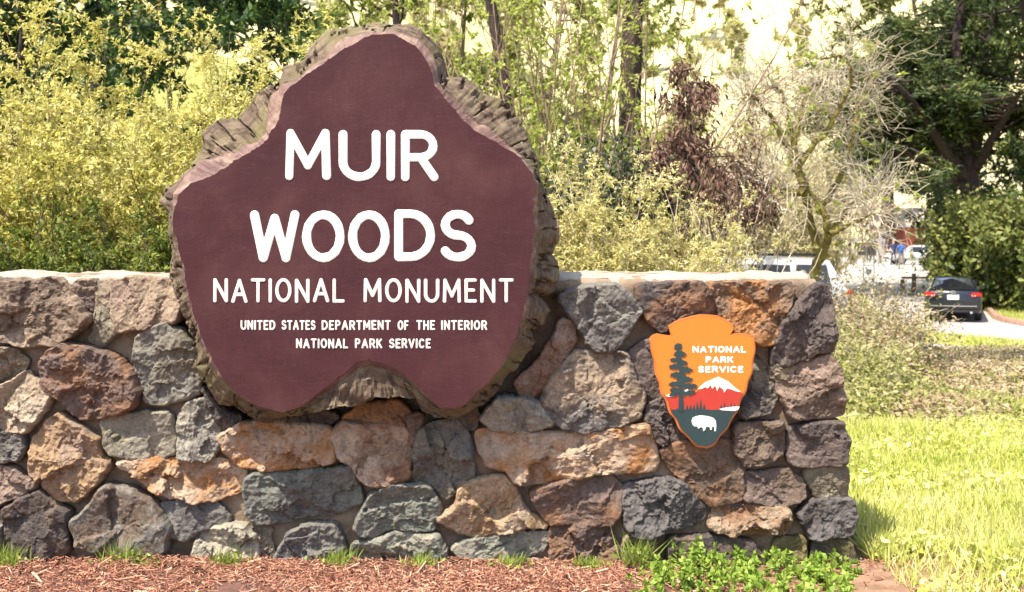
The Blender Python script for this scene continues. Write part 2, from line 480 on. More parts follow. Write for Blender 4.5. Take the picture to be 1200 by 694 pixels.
def stone_mat(k, a, b2):
    A, B = PAL[a], PAL[b2]
    m, n, l, b = new_mat("rock_%s_%s" % (a, b2))
    co = n.new("ShaderNodeTexCoord").outputs["Object"]
    mp = n.new("ShaderNodeMapping")
    mp.inputs["Location"].default_value = (k * 3.17, k * 1.31, k * 2.3)
    mp.inputs["Rotation"].default_value = (0, (k * 1.7) % 3.1, 0)
    l.new(co, mp.inputs[0])
    v = mp.outputs[0]
    big = noise_tex(n, l, v, 5.0, 8, 0.68, 0.5)
    mid = noise_tex(n, l, v, 22, 7, 0.72, 0.3)
    fine = noise_tex(n, l, v, 120, 5, 0.7)
    rb = ramp(n, [(0.44, (0, 0, 0)), (0.60, (1, 1, 1))]); l.new(big.outputs[0], rb.inputs[0])
    c = mix_col(n, l, rb.outputs[0], A, B)
    rm = ramp(n, [(0.28, (0.50, 0.48, 0.47)), (0.50, (1, 1, 1)), (0.75, (1.35, 1.33, 1.28))])
    l.new(mid.outputs[0], rm.inputs[0])
    mu = n.new("ShaderNodeMix"); mu.data_type = 'RGBA'; mu.blend_type = 'MULTIPLY'; mu.inputs[0].default_value = 1.0
    l.new(c, mu.inputs[6]); l.new(rm.outputs[0], mu.inputs[7])
    rf = ramp(n, [(0.3, (0.72, 0.70, 0.70)), (0.6, (1.12, 1.1, 1.08))]); l.new(fine.outputs[0], rf.inputs[0])
    mu2 = n.new("ShaderNodeMix"); mu2.data_type = 'RGBA'; mu2.blend_type = 'MULTIPLY'; mu2.inputs[0].default_value = 1.0
    l.new(mu.outputs[2], mu2.inputs[6]); l.new(rf.outputs[0], mu2.inputs[7])
    # pale mineral veins
    mp2 = n.new("ShaderNodeMapping"); mp2.inputs["Scale"].default_value = (1, 1, 5.0)
    mp2.inputs["Rotation"].default_value = (0, 0.5 + k * 0.9, 0)
    l.new(v, mp2.inputs[0])
    vein = noise_tex(n, l, mp2.outputs[0], 7, 4, 0.6, 1.2)
    rv = ramp(n, [(0.485, (0, 0, 0)), (0.5, (0.55, 0.55, 0.55)), (0.515, (0, 0, 0))]); l.new(vein.outputs[0], rv.inputs[0])
    c = mix_col(n, l, rv.outputs[0], mu2.outputs[2], [min(0.7, x * 1.35 + 0.06) for x in B])
    l.new(c, b.inputs["Base Color"])
    b.inputs["Roughness"].default_value = 0.85
    b.inputs["Specular IOR Level"].default_value = 0.25
    nb = bump(n, l, mid.outputs[0], 0.55, 0.02)
    nb = bump(n, l, vein.outputs[0], 0.25, 0.02, nb)
    l.new(bump(n, l, fine.outputs[0], 0.45, 0.006, nb), b.inputs["Normal"])
    return m


def resample_closed(pts, n):
    A = np.array(pts, float)
    A = np.vstack([A, A[:1]])
    d = np.r_[0, np.cumsum(np.hypot(*np.diff(A, axis=0).T))]
    s = np.linspace(0, d[-1], n, endpoint=False)
    return np.stack([np.interp(s, d, A[:, 0]), np.interp(s, d, A[:, 1])], 1)


def chaikin(pts, cut=0.22):
    A = np.array(pts, float); B = np.roll(A, -1, 0)
    return np.stack([A * (1 - cut) + B * cut, A * cut + B * (1 - cut)], 1).reshape(-1, 2)


def stone_mesh(k, poly, relief, back=0.10):
    r = np.random.default_rng(100 + k)
    pw = [((x - CX) * (YW - 0.03) / FPX, EYE + (HZ - y) * (YW - 0.03) / FPX) for x, y in poly]
    pw = chaikin(pw, 0.09)
    N, RG = 230, 46
    bnd = resample_closed(pw, N)
    p3 = np.c_[bnd, np.full(N, k * 7.7)]
    nrm = np.roll(bnd, -1, 0) - np.roll(bnd, 1, 0)
    nrm = np.stack([nrm[:, 1], -nrm[:, 0]], 1); nrm /= np.linalg.norm(nrm, axis=1)[:, None] + 1e-9
    if 0.5 * np.sum(bnd[:, 0] * np.roll(bnd[:, 1], -1) - np.roll(bnd[:, 0], -1) * bnd[:, 1]) < 0: nrm = -nrm
    bnd = bnd + nrm * (0.0145 + 0.006 * fbm(p3 * 18, k, 5, 0.65))[:, None]
    c = bnd.mean(0)
    t = 1 - (1 - np.linspace(0, 1, RG + 1)[1:]) ** 1.35
    pts = c + (bnd - c)[None] * t[:, None, None]
    q = np.vstack([c[None], pts.reshape(-1, 2)])
    size = math.sqrt(np.ptp(bnd[:, 0]) * np.ptp(bnd[:, 1]))
    # distance to the outline
    d = np.empty(len(q))
    for s in range(0, len(q), 1500):
        d[s:s + 1500] = np.sqrt(((q[s:s + 1500, None] - bnd[None]) ** 2).sum(-1)).min(1)
    depth = relief * 0.0078
    q3 = np.c_[q, np.full(len(q), k * 3.3)]
    bev = 0.008 + 0.014 * size * (1.2 + 1.0 * vnoise(q3 * 9, k + 60))
    u = np.clip(d / bev, 0, 1)
    prof = np.sqrt(np.clip(1 - (1 - u) ** 2, 0, 1))
    # broken facets: cells with a tilt of their own, stepped where they meet
    def cells(K, sd, tl, of, wp, edge):
        rr = np.random.default_rng(sd)
        seeds = c + (bnd[rr.integers(0, N, K)] - c) * rr.uniform(0.1, 0.95, (K, 1))
        tilt = rr.normal(0, tl, (K, 2)); off = rr.normal(0, of, K)
        warp = np.stack([fbm(q3 * 12, k + sd + 50, 4, 0.6), fbm(q3 * 12, k + sd + 90, 4, 0.6)], 1) * wp
        dd = np.sqrt(((q[:, None] + warp[:, None] - seeds[None]) ** 2).sum(-1))
        wgt = np.exp(-(dd - dd.min(1, keepdims=True)) / edge); wgt /= wgt.sum(1, keepdims=True)
        return (wgt * (off[None] + ((q[:, None] - seeds[None]) * tilt[None]).sum(-1))).sum(1)
    fac = cells(int(np.clip(size / 0.085, 2, 6)), 300 + k, 0.22, 0.007, 0.03, 0.004)
    fac = np.clip(fac, -depth * 0.7, depth * 0.7) + np.clip(cells(int(np.clip(size / 0.03, 5, 22)), 700 + k, 0.16, 0.0032, 0.022, 0.0022), -0.012, 0.012)
    rgh = r.uniform(0.55, 1.25)
    h = depth * prof + rgh * prof * (fac + 0.0055 * fbm(q3 * 16, k, 3, 0.55) - 0.005 * np.abs(fbm(q3 * 26, k + 7, 3, 0.6))
                               + 0.0026 * fbm(q3 * 70, k + 3, 3, 0.65))
    y = YW - h
    V = [np.c_[q[:, 0], y, q[:, 1]]]
    b0 = pts[-1]
    for dy, sh in ((0.02, 0.985), (back * 0.5, 0.985), (back, 0.97)):
        bb = c + (b0 - c) * sh
        jit = 0.012 * fbm(np.c_[bb, np.full(N, dy * 20)] * 12, k + 8, 3) * (dy > 0.2)
        V.append(np.c_[bb[:, 0] + jit, np.full(N, YW + dy), bb[:, 1]])
    V = np.vstack(V)
    F = []
    j = np.arange(N); j1 = (j + 1) % N
    tri = np.stack([np.zeros(N, int), 1 + j, 1 + j1, 1 + j1], 1)
    for g in range(RG - 1 + 3):
        a = 1 + g * N
        F.append(np.stack([a + j, a + N + j, a + N + j1, a + j1], 1))
    F = np.vstack(F)
    faces = [tuple(x[:3]) for x in tri.tolist()] + F.tolist()
    # which way is the outline wound: make the front face the camera
    area = 0.5 * np.sum(bnd[:, 0] * np.roll(bnd[:, 1], -1) - np.roll(bnd[:, 0], -1) * bnd[:, 1])
    if area < 0:
        faces = [tuple(reversed(f)) for f in faces]
    me = mesh_np("stone", V, faces)
    me.shade_smooth()
    me.set_sharp_from_angle(angle=R(33))
    return me


FACE = [(404, 56), (437, 41), (462, 41), (487, 54), (504, 77), (510, 102), (525, 121), (542, 139), (561, 156), (581, 167), (604, 181), (621, 198), (629, 215), (626, 244), (625, 277), (622, 300), (620, 333), (614, 362), (601, 404), (580, 437), (553, 467), (532, 479), (516, 477), (499, 462), (482, 446), (462, 431), (437, 422), (420, 423), (403, 437), (382, 454), (357, 473), (332, 483), (307, 479), (282, 462), (257, 437), (241, 408), (228, 371), (218, 329), (210, 292), (203, 264), (208, 228), (224, 215), (249, 206), (287, 181), (312, 165), (327, 139), (333, 110), (350, 93), (370, 81), (391, 66)]
OUTER = [(379, 37), (404, 29), (437, 26), (479, 26), (496, 35), (510, 50), (519, 68), (525, 89), (546, 91), (567, 108), (596, 119), (609, 139), (621, 165), (632, 190), (636, 210), (646, 236), (654, 262), (654, 280), (648, 292), (646, 298), (655, 310), (655, 325), (649, 342), (634, 349), (643, 364), (639, 382), (622, 388), (626, 402), (607, 433), (590, 448), (578, 467), (557, 479), (537, 491), (512, 493), (497, 484), (491, 470), (470, 466), (441, 468), (416, 478), (385, 481), (366, 485), (337, 489), (299, 493), (278, 480), (255, 476), (241, 452), (224, 432), (230, 416), (222, 392), (209, 362), (196, 325), (199, 300), (194, 272), (195, 248), (183, 236), (191, 219), (208, 209), (220, 190), (233, 172), (234, 156), (254, 140), (274, 137), (291, 123), (299, 106), (325, 94), (331, 77), (354, 68), (362, 52)]


def polar(poly, centre, ths):
    A = resample_closed(poly, 1600) - np.array(centre)
    A[:, 1] *= -1
    th = np.unwrap(np.arctan2(A[:, 1], A[:, 0])); rad = np.hypot(A[:, 0], A[:, 1])
    if th[-1] < th[0]: th, rad = th[::-1], rad[::-1]
    o = np.argsort(th % (2 * math.pi), kind='stable')
    t, r = (th % (2 * math.pi))[o], rad[o]
    return np.interp(ths, np.r_[t[-1] - 2 * math.pi, t, t[0] + 2 * math.pi], np.r_[r[-1], r, r[0]])


def build_wall():
    root = thing("stone_wall", "long wall of mixed brown, grey and orange fieldstones set in tan mortar", "stone wall", (0, YW, 0))
    # mortar core
    def xend(z):
        py = HZ - (z - EYE) * FPX / YW
        return ((np.interp(py, [325, 660], [958, 994])) - CX) * YW / FPX
    T = 0.62
    top = EYE + (HZ - 327) * YW / FPX
    prof = []
    for z in np.linspace(-0.25, top - 0.03, 60): prof.append((0, z))
    for a in np.linspace(0, math.pi / 2, 6)[1:]: prof.append((0.04 - 0.04 * math.cos(a), top - 0.03 + 0.03 * math.sin(a)))
    for yy in np.linspace(0.07, T - 0.05, 14): prof.append((yy, top + 0.012 * math.sin(math.pi * yy / T)))
    for z in np.linspace(top - 0.03, -0.25, 16): prof.append((T, z))
    prof = np.array(prof)
    NU = 220
    u = np.linspace(0, 1, NU)
    xl = -4.3
    V = np.empty((NU, len(prof), 3))
    xe = xend(prof[:, 1])
    V[:, :, 0] = xl + (xe[None] - xl) * u[:, None]
    V[:, :, 1] = YW + prof[None, :, 0]
    V[:, :, 2] = prof[None, :, 1]
    v = V.reshape(-1, 3)
    isf = np.tile(prof[:, 0] < 0.06, NU)
    v[:, 1] += np.where(isf, 0.012 * fbm(v * 9, 2, 4) + 0.027 + 0.004 * fbm(v * 45, 5, 3), 0.0)
    sgn = np.stack([(v[:, 0] * FPX / YW) + CX - 415, -(HZ - (v[:, 2] - EYE) * FPX / YW - 280)], 1)
    rs_ = polar(OUTER, (415, 280), np.arctan2(sgn[:, 1], sgn[:, 0]) % (2 * math.pi))
    gap = np.clip((rs_ + 26 - np.hypot(sgn[:, 0], sgn[:, 1])) / 14, 0, 1)
    v[:, 1] += np.where(isf & (v[:, 2] < 1.22), 0.10 * gap, 0.0)
    ist = np.tile((prof[:, 0] >= 0.03) & (prof[:, 1] > 1), NU)
    v[:, 2] += np.where(ist, 0.014 * fbm(v * np.array([5, 5, 5]), 9, 4), 0.0)
    k = len(prof)
    i = np.arange(NU - 1)[:, None] * k + np.arange(k - 1)[None, :]
    F = np.stack([i, i + k, i + k + 1, i + 1], -1).reshape(-1, 4)
    faces = F.tolist() + [tuple((NU - 1) * k + a for a in range(k)), tuple(reversed(range(k)))]
    m, n, l, b = new_mat("sandy_mortar")
    co = n.new("ShaderNodeTexCoord").outputs["Object"]
    t = noise_tex(n, l, co, 7, 7, 0.7); t2 = noise_tex(n, l, co, 90, 4, 0.7)
    r_ = ramp(n, [(0.28, (0.122, 0.088, 0.061)), (0.5, (0.233, 0.172, 0.122)), (0.72, (0.306, 0.245, 0.178))]); l.new(t.outputs[0], r_.inputs[0])
    l.new(r_.outputs[0], b.inputs["Base Color"])
    b.inputs["Roughness"].default_value = 0.95; b.inputs["Specular IOR Level"].default_value = 0.1
    l.new(bump(n, l, t2.outputs[0], 0.7, 0.008, bump(n, l, t.outputs[0], 0.6, 0.03)), b.inputs["Normal"])
    me = mesh_np("mortar", v - np.array([0, YW, 0]), faces)
    link("mortar", me, m, root, smooth=True)
    # pale cement capping along the top
    xs = np.linspace(xl, xend(top) - 0.01, 260); ysn = np.linspace(0.035, T - 0.02, 20)
    X, Y = np.meshgrid(xs, ysn, indexing='ij')
    e = np.minimum(Y - 0.035, T - 0.02 - Y) / 0.05
    p = np.stack([X.ravel(), Y.ravel(), np.zeros(X.size)], 1)
    Z = top - 0.012 + 0.026 * np.sqrt(np.clip(e.ravel(), 0, 1)) + 0.014 * fbm(p * 5, 11, 4) + 0.006 * fbm(p * 28, 12, 3)
    Yn = Y.ravel() + 0.030 * fbm(p * np.array([6, 0.2, 1]), 21, 5, 0.6)
    vt = np.stack([X.ravel(), Yn, Z], 1)
    vb = vt.copy(); vb[:, 2] = top - 0.03
    a_, b_ = X.shape
    i = np.arange(a_ - 1)[:, None] * b_ + np.arange(b_ - 1)[None, :]
    F = np.stack([i, i + b_, i + b_ + 1, i + 1], -1).reshape(-1, 4).tolist()
    nv = a_ * b_
    ring = list(range(0, b_)) + [r0 * b_ + b_ - 1 for r0 in range(1, a_)] + [(a_ - 1) * b_ + c0 for c0 in range(b_ - 2, -1, -1)] + [r0 * b_ for r0 in range(a_ - 2, 0, -1)]
    for q in range(len(ring)):
        a0, b0 = ring[q], ring[(q + 1) % len(ring)]
        F.append((a0, b0, b0 + nv, a0 + nv))
    me = mesh_np("coping", np.vstack([vt, vb]), F)
    link("coping", me, plain("pale_cement", (0.33, 0.285, 0.225), 0.95, var=0.18, scale=9, bmp=0.5), root, smooth=True)
    mats = {}
    for k, (poly, a, b2, rel) in enumerate(STONES):
        mx = max(x for x, _ in poly)
        back = 0.52 if mx > 960 else 0.10
        me = stone_mesh(k, poly, rel, back)
        for vv in me.vertices: vv.co.y -= YW
        link("stone", me, stone_mat(k, a, b2), root)
    return root


wall = build_wall()

# ------------------------------------------------------------------ stroke lettering
def arc(cx, cy, rx, ry, a0, a1, n=10):
    return [(cx + rx * math.cos(R(a0 + (a1 - a0) * i / n)), cy + ry * math.sin(R(a0 + (a1 - a0) * i / n))) for i in range(n + 1)]


GL = {   # width, strokes in a box of height 1
    'A': (0.78, [[(0, 0), (0.39, 1), (0.78, 0)], [(0.14, 0.33), (0.64, 0.33)]]),
    'C': (0.70, [arc(0.37, 0.5, 0.37, 0.5, 48, 312, 18)]),
    'D': (0.72, [[(0, 0), (0, 1), (0.26, 1)] + arc(0.26, 0.5, 0.46, 0.5, 88, -88, 14) + [(0.26, 0), (0, 0)]]),
    'E': (0.52, [[(0.52, 1), (0, 1), (0, 0), (0.52, 0)], [(0, 0.52), (0.42, 0.52)]]),
    'F': (0.52, [[(0.52, 1), (0, 1), (0, 0)], [(0, 0.50), (0.42, 0.50)]]),
    'H': (0.66, [[(0, 0), (0, 1)], [(0.66, 0), (0.66, 1)], [(0, 0.5), (0.66, 0.5)]]),
    'I': (0.0, [[(0, 0), (0, 1)]]),
    'K': (0.62, [[(0, 0), (0, 1)], [(0.58, 1), (0.02, 0.42)], [(0.22, 0.58), (0.62, 0)]]),
    'L': (0.52, [[(0, 1), (0, 0), (0.52, 0)]]),
    'M': (0.86, [[(0, 0), (0.03, 1), (0.43, 0.25), (0.83, 1), (0.86, 0)]]),
    'N': (0.68, [[(0, 0), (0, 1), (0.68, 0), (0.68, 1)]]),
    'O': (0.78, [arc(0.39, 0.5, 0.39, 0.5, 90, 450, 24)]),
    'P': (0.58, [[(0, 0), (0, 1), (0.30, 1)] + arc(0.30, 0.74, 0.28, 0.26, 88, -88, 10) + [(0.30, 0.48), (0, 0.48)]]),
    'R': (0.64, [[(0, 0), (0, 1), (0.34, 1)] + arc(0.34, 0.73, 0.28, 0.27, 88, -88, 10) + [(0.34, 0.46), (0, 0.46)], [(0.34, 0.46), (0.64, 0)]]),
    'S': (0.60, [arc(0.30, 0.755, 0.27, 0.245, 25, 270, 14)[:-1] + arc(0.30, 0.255, 0.30, 0.255, 90, -155, 14)]),
    'T': (0.66, [[(0, 1), (0.66, 1)], [(0.33, 1), (0.33, 0)]]),
    'U': (0.70, [[(0, 1), (0, 0.38)] + arc(0.35, 0.35, 0.35, 0.35, 180, 360, 14) + [(0.70, 0.38), (0.70, 1)]]),
    'V': (0.74, [[(0, 1), (0.37, 0), (0.74, 1)]]),
    'W': (1.0, [[(0, 1), (0.22, 0), (0.50, 0.92), (0.78, 0), (1.0, 1)]]),
}


class Strokes:
    """flattened round strokes standing proud of a face"""
    def __init__(s): s.v, s.f = [], []

    def add(s, pts, wid, hgt, yface, jit=0.0):
        pts = [Vector((p[0], p[1])) for p in pts]
        # drop near-duplicates, round corners by resampling
        q = [pts[0]]
        for p in pts[1:]:
            if (p - q[-1]).length > wid * 0.12: q.append(p)
        # split where the stroke turns sharply; each run is one round-ended ribbon with a slightly domed top
        runs, cur = [], [q[0]]
        for i in range(1, len(q)):
            cur.append(q[i])
            if i < len(q) - 1 and (q[i] - q[i - 1]).angle(q[i + 1] - q[i]) > R(50):
                runs.append(cur); cur = [q[i]]
        runs.append(cur)
        if len(runs) == 1 and (runs[0][0] - runs[0][-1]).length < wid * 0.2:
            runs[0][-1] = runs[0][0].copy()
        r = wid / 2
        A_ = [math.pi * i / 10 for i in range(11)]
        for run in runs:
            closed = len(run) > 6 and (run[0] - run[-1]).length < 1e-6
            m_ = len(run)
            st = []
            for i in range(m_):
                if closed:
                    a, b = run[(i - 1) % (m_ - 1)], run[(i + 1) % (m_ - 1)] if i < m_ - 1 else run[1]
                else:
                    a, b = run[max(0, i - 1)], run[min(m_ - 1, i + 1)]
                d = (b - a).normalized()
                st.append((run[i], Vector((-d.y, d.x)), 1.0))
            if not closed:
                d0 = (run[0] - run[1]).normalized(); d1 = (run[-1] - run[-2]).normalized()
                st = [(run[0] + d0 * r * math.sin(R(g)), st[0][1], max(0.03, math.cos(R(g)))) for g in (90, 70, 48, 25)] + st + [(run[-1] + d1 * r * math.sin(R(g)), st[-1][1], max(0.03, math.cos(R(g)))) for g in (25, 48, 70, 90)]
            base = len(s.v)
            for c, nn, k in st:
                for a in A_:
                    pp = c + nn * (-math.cos(a) * r * k * (1 + 0.05 * math.sin(c.x * 310 / wid * 0.012 + c.y * 97)))
                    s.v.append((pp.x, yface + 0.0008 - hgt * math.sin(a) ** 0.6 * k ** 0.5, pp.y))
            m = len(A_)
            for i in range(len(st) - 1):
                for j in range(m - 1):
                    s.f.append((base + i * m + j, base + i * m + j + 1, base + (i + 1) * m + j + 1, base + (i + 1) * m + j))

    def word(s, text, x0, x1, ytop, ybot, wid, hgt, yface, gap=0.30):
        """set a word between x0 and x1 (outer edges), world units, ytop > ybot"""
        H = (ytop - ybot) - wid
        tot = sum(GL[c][0] for c in text) + gap * (len(text) - 1)
        k = ((x1 - x0) - wid) / max(tot, 1e-6)
        x = x0 + wid / 2
        rr = random.Random(hash(text) % 1000 if False else sum(map(ord, text)))
        for c in text:
            gw, st = GL[c]
            dz = rr.uniform(-0.02, 0.02) * H
            for line in st:
                s.add([(x + px * k, ybot + wid / 2 + py * H + dz) for px, py in line], wid, hgt, yface)
            x += (gw + gap) * k

    def build(s, name, mat, parent):
        me = mesh_np(name, np.array(s.v), np.array(s.f))
        return link(name, me, mat, parent, smooth=True)


# ------------------------------------------------------------------ the redwood slab sign
YS = 4.80
def build_sign():
    C0 = (415, 280)
    root = thing("slab_sign", "big brown painted redwood slab sign with white lettering and rough bark edge", "sign", P(415, 480, YS))
    inv = Vector(root.location)
    NA = 900
    th = np.linspace(0, 2 * math.pi, NA, endpoint=False)
    kd = 4.92 / YS     # the bark outline stands at its own depth, behind the painted face
    rf = polar(FACE, C0, th); ro = polar([(CX + (x - CX) * kd, HZ + (y - HZ) * kd) for x, y in OUTER], C0, th)
    ca, sa = np.cos(th), np.sin(th)
    circ = np.stack([ca * 3, sa * 3, np.zeros(NA)], 1)
    rf = rf + 1.3 * fbm(circ * 6, 4, 5, 0.68)
    ro = np.maximum(ro + 1.8 * fbm(circ * 5, 9, 5, 0.65), rf + 3)
    k = YS / FPX
    cx, cz = (C0[0] - CX) * k, EYE + (HZ - C0[1]) * k

    def ring(r, y, s=1.0):
        return np.c_[cx + ca * r * k * s, np.broadcast_to(y, (NA,)), cz + sa * r * k * s]
    # ---- painted face: rings from the middle to the outline, gently uneven
    RG = 40
    rows = [np.array([[cx, YS, cz]])]
    for t in np.r_[np.linspace(0, 0.96, RG - 3)[1:], 0.975, 0.988, 0.996, 1.0]:
        p = ring(rf * t, YS)
        p[:, 1] += 0.0014 * fbm(p * np.array([5, 1, 5]), 31, 3)
        rows.append(p)
    # lip: paint carried over the rounded upper edge
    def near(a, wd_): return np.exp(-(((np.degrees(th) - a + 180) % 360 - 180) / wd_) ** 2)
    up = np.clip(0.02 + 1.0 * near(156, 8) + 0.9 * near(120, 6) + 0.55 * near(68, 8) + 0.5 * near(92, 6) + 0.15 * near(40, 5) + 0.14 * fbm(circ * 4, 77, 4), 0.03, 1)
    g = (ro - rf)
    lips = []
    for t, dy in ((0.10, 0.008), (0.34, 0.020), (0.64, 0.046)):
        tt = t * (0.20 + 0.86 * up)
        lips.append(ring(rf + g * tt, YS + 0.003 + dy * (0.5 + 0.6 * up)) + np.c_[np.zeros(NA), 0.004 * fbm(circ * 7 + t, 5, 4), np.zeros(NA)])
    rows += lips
    V = np.vstack(rows)
    j = np.arange(NA); j1 = (j + 1) % NA
    F = [(0, 1 + a, 1 + b) for a, b in zip(j, j1)]
    F = [(x[0], x[2], x[1]) if False else x for x in F]
    for q in range(RG + len(lips) - 1):
        a = 1 + q * NA
        F += np.stack([a + j, a + NA + j, a + NA + j1, a + j1], 1).tolist()
    m, n, l, b = new_mat("brown_sign_paint")
    co = n.new("ShaderNodeTexCoord").outputs["Object"]
    t1 = noise_tex(n, l, co, 2.6, 5, 0.6, 0.6); t2 = noise_tex(n, l, co, 14, 6, 0.7)
    r1 = ramp(n, [(0.3, (0.044, 0.0130, 0.0165)), (0.5, (0.055, 0.0165, 0.0200)), (0.78, (0.086, 0.034, 0.033))]); l.new(t1.outputs[0], r1.inputs[0])
    # weather-worn patches, worn through to paler wood
    wv = n.new("ShaderNodeTexVoronoi"); wv.inputs["Scale"].default_value = 3.1; l.new(co, wv.inputs["Vector"])
    rw = ramp(n, [(0.02, (1, 1, 1)), (0.06, (0, 0, 0))]); l.new(wv.outputs["Distance"], rw.inputs[0])
    r2 = ramp(n, [(0.52, (0, 0, 0)), (0.68, (0.5, 0.5, 0.5))]); l.new(t2.outputs[0], r2.inputs[0])
    mul = n.new("ShaderNodeMath"); mul.operation = 'MULTIPLY'; l.new(rw.outputs[0], mul.inputs[0]); l.new(r2.outputs[0], mul.inputs[1])
    c = mix_col(n, l, mul.outputs[0], r1.outputs[0], (0.34, 0.22, 0.18))
    # fine scratches
    mp = n.new("ShaderNodeMapping"); mp.inputs["Scale"].default_value = (1, 1, 14); mp.inputs["Rotation"].default_value = (0, 0.9, 0); l.new(co, mp.inputs[0])
    ts = noise_tex(n, l, mp.outputs[0], 5, 3, 0.6, 1.5)
    rs = ramp(n, [(0.49, (0, 0, 0)), (0.5, (0.12, 0.12, 0.12)), (0.51, (0, 0, 0))]); l.new(ts.outputs[0], rs.inputs[0])
    c = mix_col(n, l, rs.outputs[0], c, (0.30, 0.18, 0.15))
    l.new(c, b.inputs["Base Color"])
    b.inputs["Roughness"].default_value = 0.55
    b.inputs["Specular IOR Level"].default_value = 0.22
    mpg = n.new("ShaderNodeMapping"); mpg.inputs["Scale"].default_value = (9, 1, 0.7); l.new(co, mpg.inputs[0])
    tg = noise_tex(n, l, mpg.outputs[0], 9, 6, 0.7, 0.4)
    rg_ = ramp(n, [(0.35, (0.93, 0.93, 0.93)), (0.65, (1.05, 1.05, 1.05))]); l.new(tg.outputs[0], rg_.inputs[0])
    mg_ = n.new("ShaderNodeMix"); mg_.data_type = 'RGBA'; mg_.blend_type = 'MULTIPLY'; mg_.inputs[0].default_value = 1.0
    l.new(c, mg_.inputs[6]); l.new(rg_.outputs[0], mg_.inputs[7]); l.new(mg_.outputs[2], b.inputs["Base Color"])
    l.new(bump(n, l, tg.outputs[0], 0.08, 0.01, bump(n, l, t2.outputs[0], 0.15, 0.01)), b.inputs["Normal"])
    me = mesh_np("painted_face", V - np.array(inv), F)
    mw_, n, l, b = new_mat("worn_sunlit_paint_edge")  # worn tan edge, coloured paler to stand for sunlight catching the lip
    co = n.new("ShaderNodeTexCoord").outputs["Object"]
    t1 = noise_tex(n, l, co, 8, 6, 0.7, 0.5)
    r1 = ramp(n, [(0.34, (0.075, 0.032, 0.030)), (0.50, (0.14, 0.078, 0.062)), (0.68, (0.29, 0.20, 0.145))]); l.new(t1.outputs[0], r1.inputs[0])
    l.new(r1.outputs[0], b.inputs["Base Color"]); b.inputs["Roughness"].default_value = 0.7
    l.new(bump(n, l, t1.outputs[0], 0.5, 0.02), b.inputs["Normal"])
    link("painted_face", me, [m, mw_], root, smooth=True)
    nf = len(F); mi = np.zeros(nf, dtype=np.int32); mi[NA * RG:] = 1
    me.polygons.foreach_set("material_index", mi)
    me.set_sharp_from_angle(angle=R(22))
    # ---- bark rim
    last = lips[-1]
    rl = np.hypot((last[:, 0] - cx), (last[:, 2] - cz)) / k
    yl = last[:, 1]
    B = [np.c_[last[:, 0], last[:, 1] + 0.001, last[:, 2]]]
    prof = [(0.10, 0.012), (0.22, 0.03), (0.36, 0.045), (0.5, 0.06), (0.64, 0.074), (0.78, 0.09), (0.9, 0.105), (1.0, 0.125), (1.02, 0.15), (1.0, 0.18), (0.98, 0.22)]
    for t, dy in prof:
        r = rl + (ro - rl) * t
        notch = np.exp(-(((np.degrees(th) - 272 + 180) % 360 - 180) / 24) ** 4)
        p = ring(r, yl + dy * (1 - 0.86 * notch * (t < 0.95)))
        cr = np.c_[circ[:, :2] * 5, np.full(NA, t * 3.2)]
        rid = fbm(cr, 61, 5, 0.62)
        crack = np.clip(np.abs(fbm(np.c_[circ[:, :2] * 3.6, np.full(NA, t * 0.7)], 66, 3)) * 9, 0, 1)
        amp = min(1, t * 4) * min(1.0, 1.0 if t <= 1 else 0.6)
        crack = crack + (1 - crack) * 0.75 * notch
        p[:, 1] += amp * (0.018 * rid + 0.030 * (1 - crack) - 0.004)
        sc_ = (0.006 * rid - 0.010 * (1 - crack)) * amp
        p[:, 0] += ca * sc_; p[:, 2] += sa * sc_
        B.append(p)
    pb = ring(ro * 0.5, YS + 0.30)
    V = np.vstack(B)
    F = []
    for q in range(len(B) - 1):
        a = q * NA
        F += np.stack([a + j, a + NA + j, a + NA + j1, a + j1], 1).tolist()
    F.append(tuple(reversed([(len(B) - 1) * NA + q for q in range(NA)])) if False else tuple((len(B) - 1) * NA + q for q in range(NA)))
    m2, n, l, b = new_mat("weathered_redwood_bark")
    co = n.new("ShaderNodeTexCoord").outputs["Object"]
    sep = n.new("ShaderNodeSeparateXYZ"); l.new(co, sep.inputs[0])
    t1 = noise_tex(n, l, co, 9, 6, 0.7, 0.8)
    r1 = ramp(n, [(0.25, (0.043, 0.031, 0.025)), (0.42, (0.123, 0.089, 0.068)), (0.58, (0.178, 0.145, 0.098)), (0.78, (0.264, 0.200, 0.149))]); l.new(t1.outputs[0], r1.inputs[0])
    # grain running back from the face
    at = n.new("ShaderNodeAttribute"); at.attribute_name = "grain"
    t2 = noise_tex(n, l, at.outputs["Vector"], 1.0, 6, 0.68, 0.5)
    r2 = ramp(n, [(0.3, (0.45, 0.43, 0.42)), (0.6, (1.15, 1.12, 1.1))]); l.new(t2.outputs[0], r2.inputs[0])
    mu = n.new("ShaderNodeMix"); mu.data_type = 'RGBA'; mu.blend_type = 'MULTIPLY'; mu.inputs[0].default_value = 1.0
    l.new(r1.outputs[0], mu.inputs[6]); l.new(r2.outputs[0], mu.inputs[7])
    t3 = noise_tex(n, l, co, 3.5, 4)
    r3 = ramp(n, [(0.52, (0, 0, 0)), (0.66, (0.7, 0.7, 0.7))]); l.new(t3.outputs[0], r3.inputs[0])
    c = mix_col(n, l, r3.outputs[0], mu.outputs[2], (0.17, 0.155, 0.07))
    l.new(c, b.inputs["Base Color"])
    b.inputs["Roughness"].default_value = 0.9; b.inputs["Specular IOR Level"].default_value = 0.15
    l.new(bump(n, l, t2.outputs[0], 0.8, 0.012, bump(n, l, t1.outputs[0], 0.6, 0.02)), b.inputs["Normal"])
    me = mesh_np("bark", V - np.array(inv), F)
    ga = me.attributes.new("grain", 'FLOAT_VECTOR', 'POINT')
    tv = np.array([0.0] + [a for a, _ in prof])
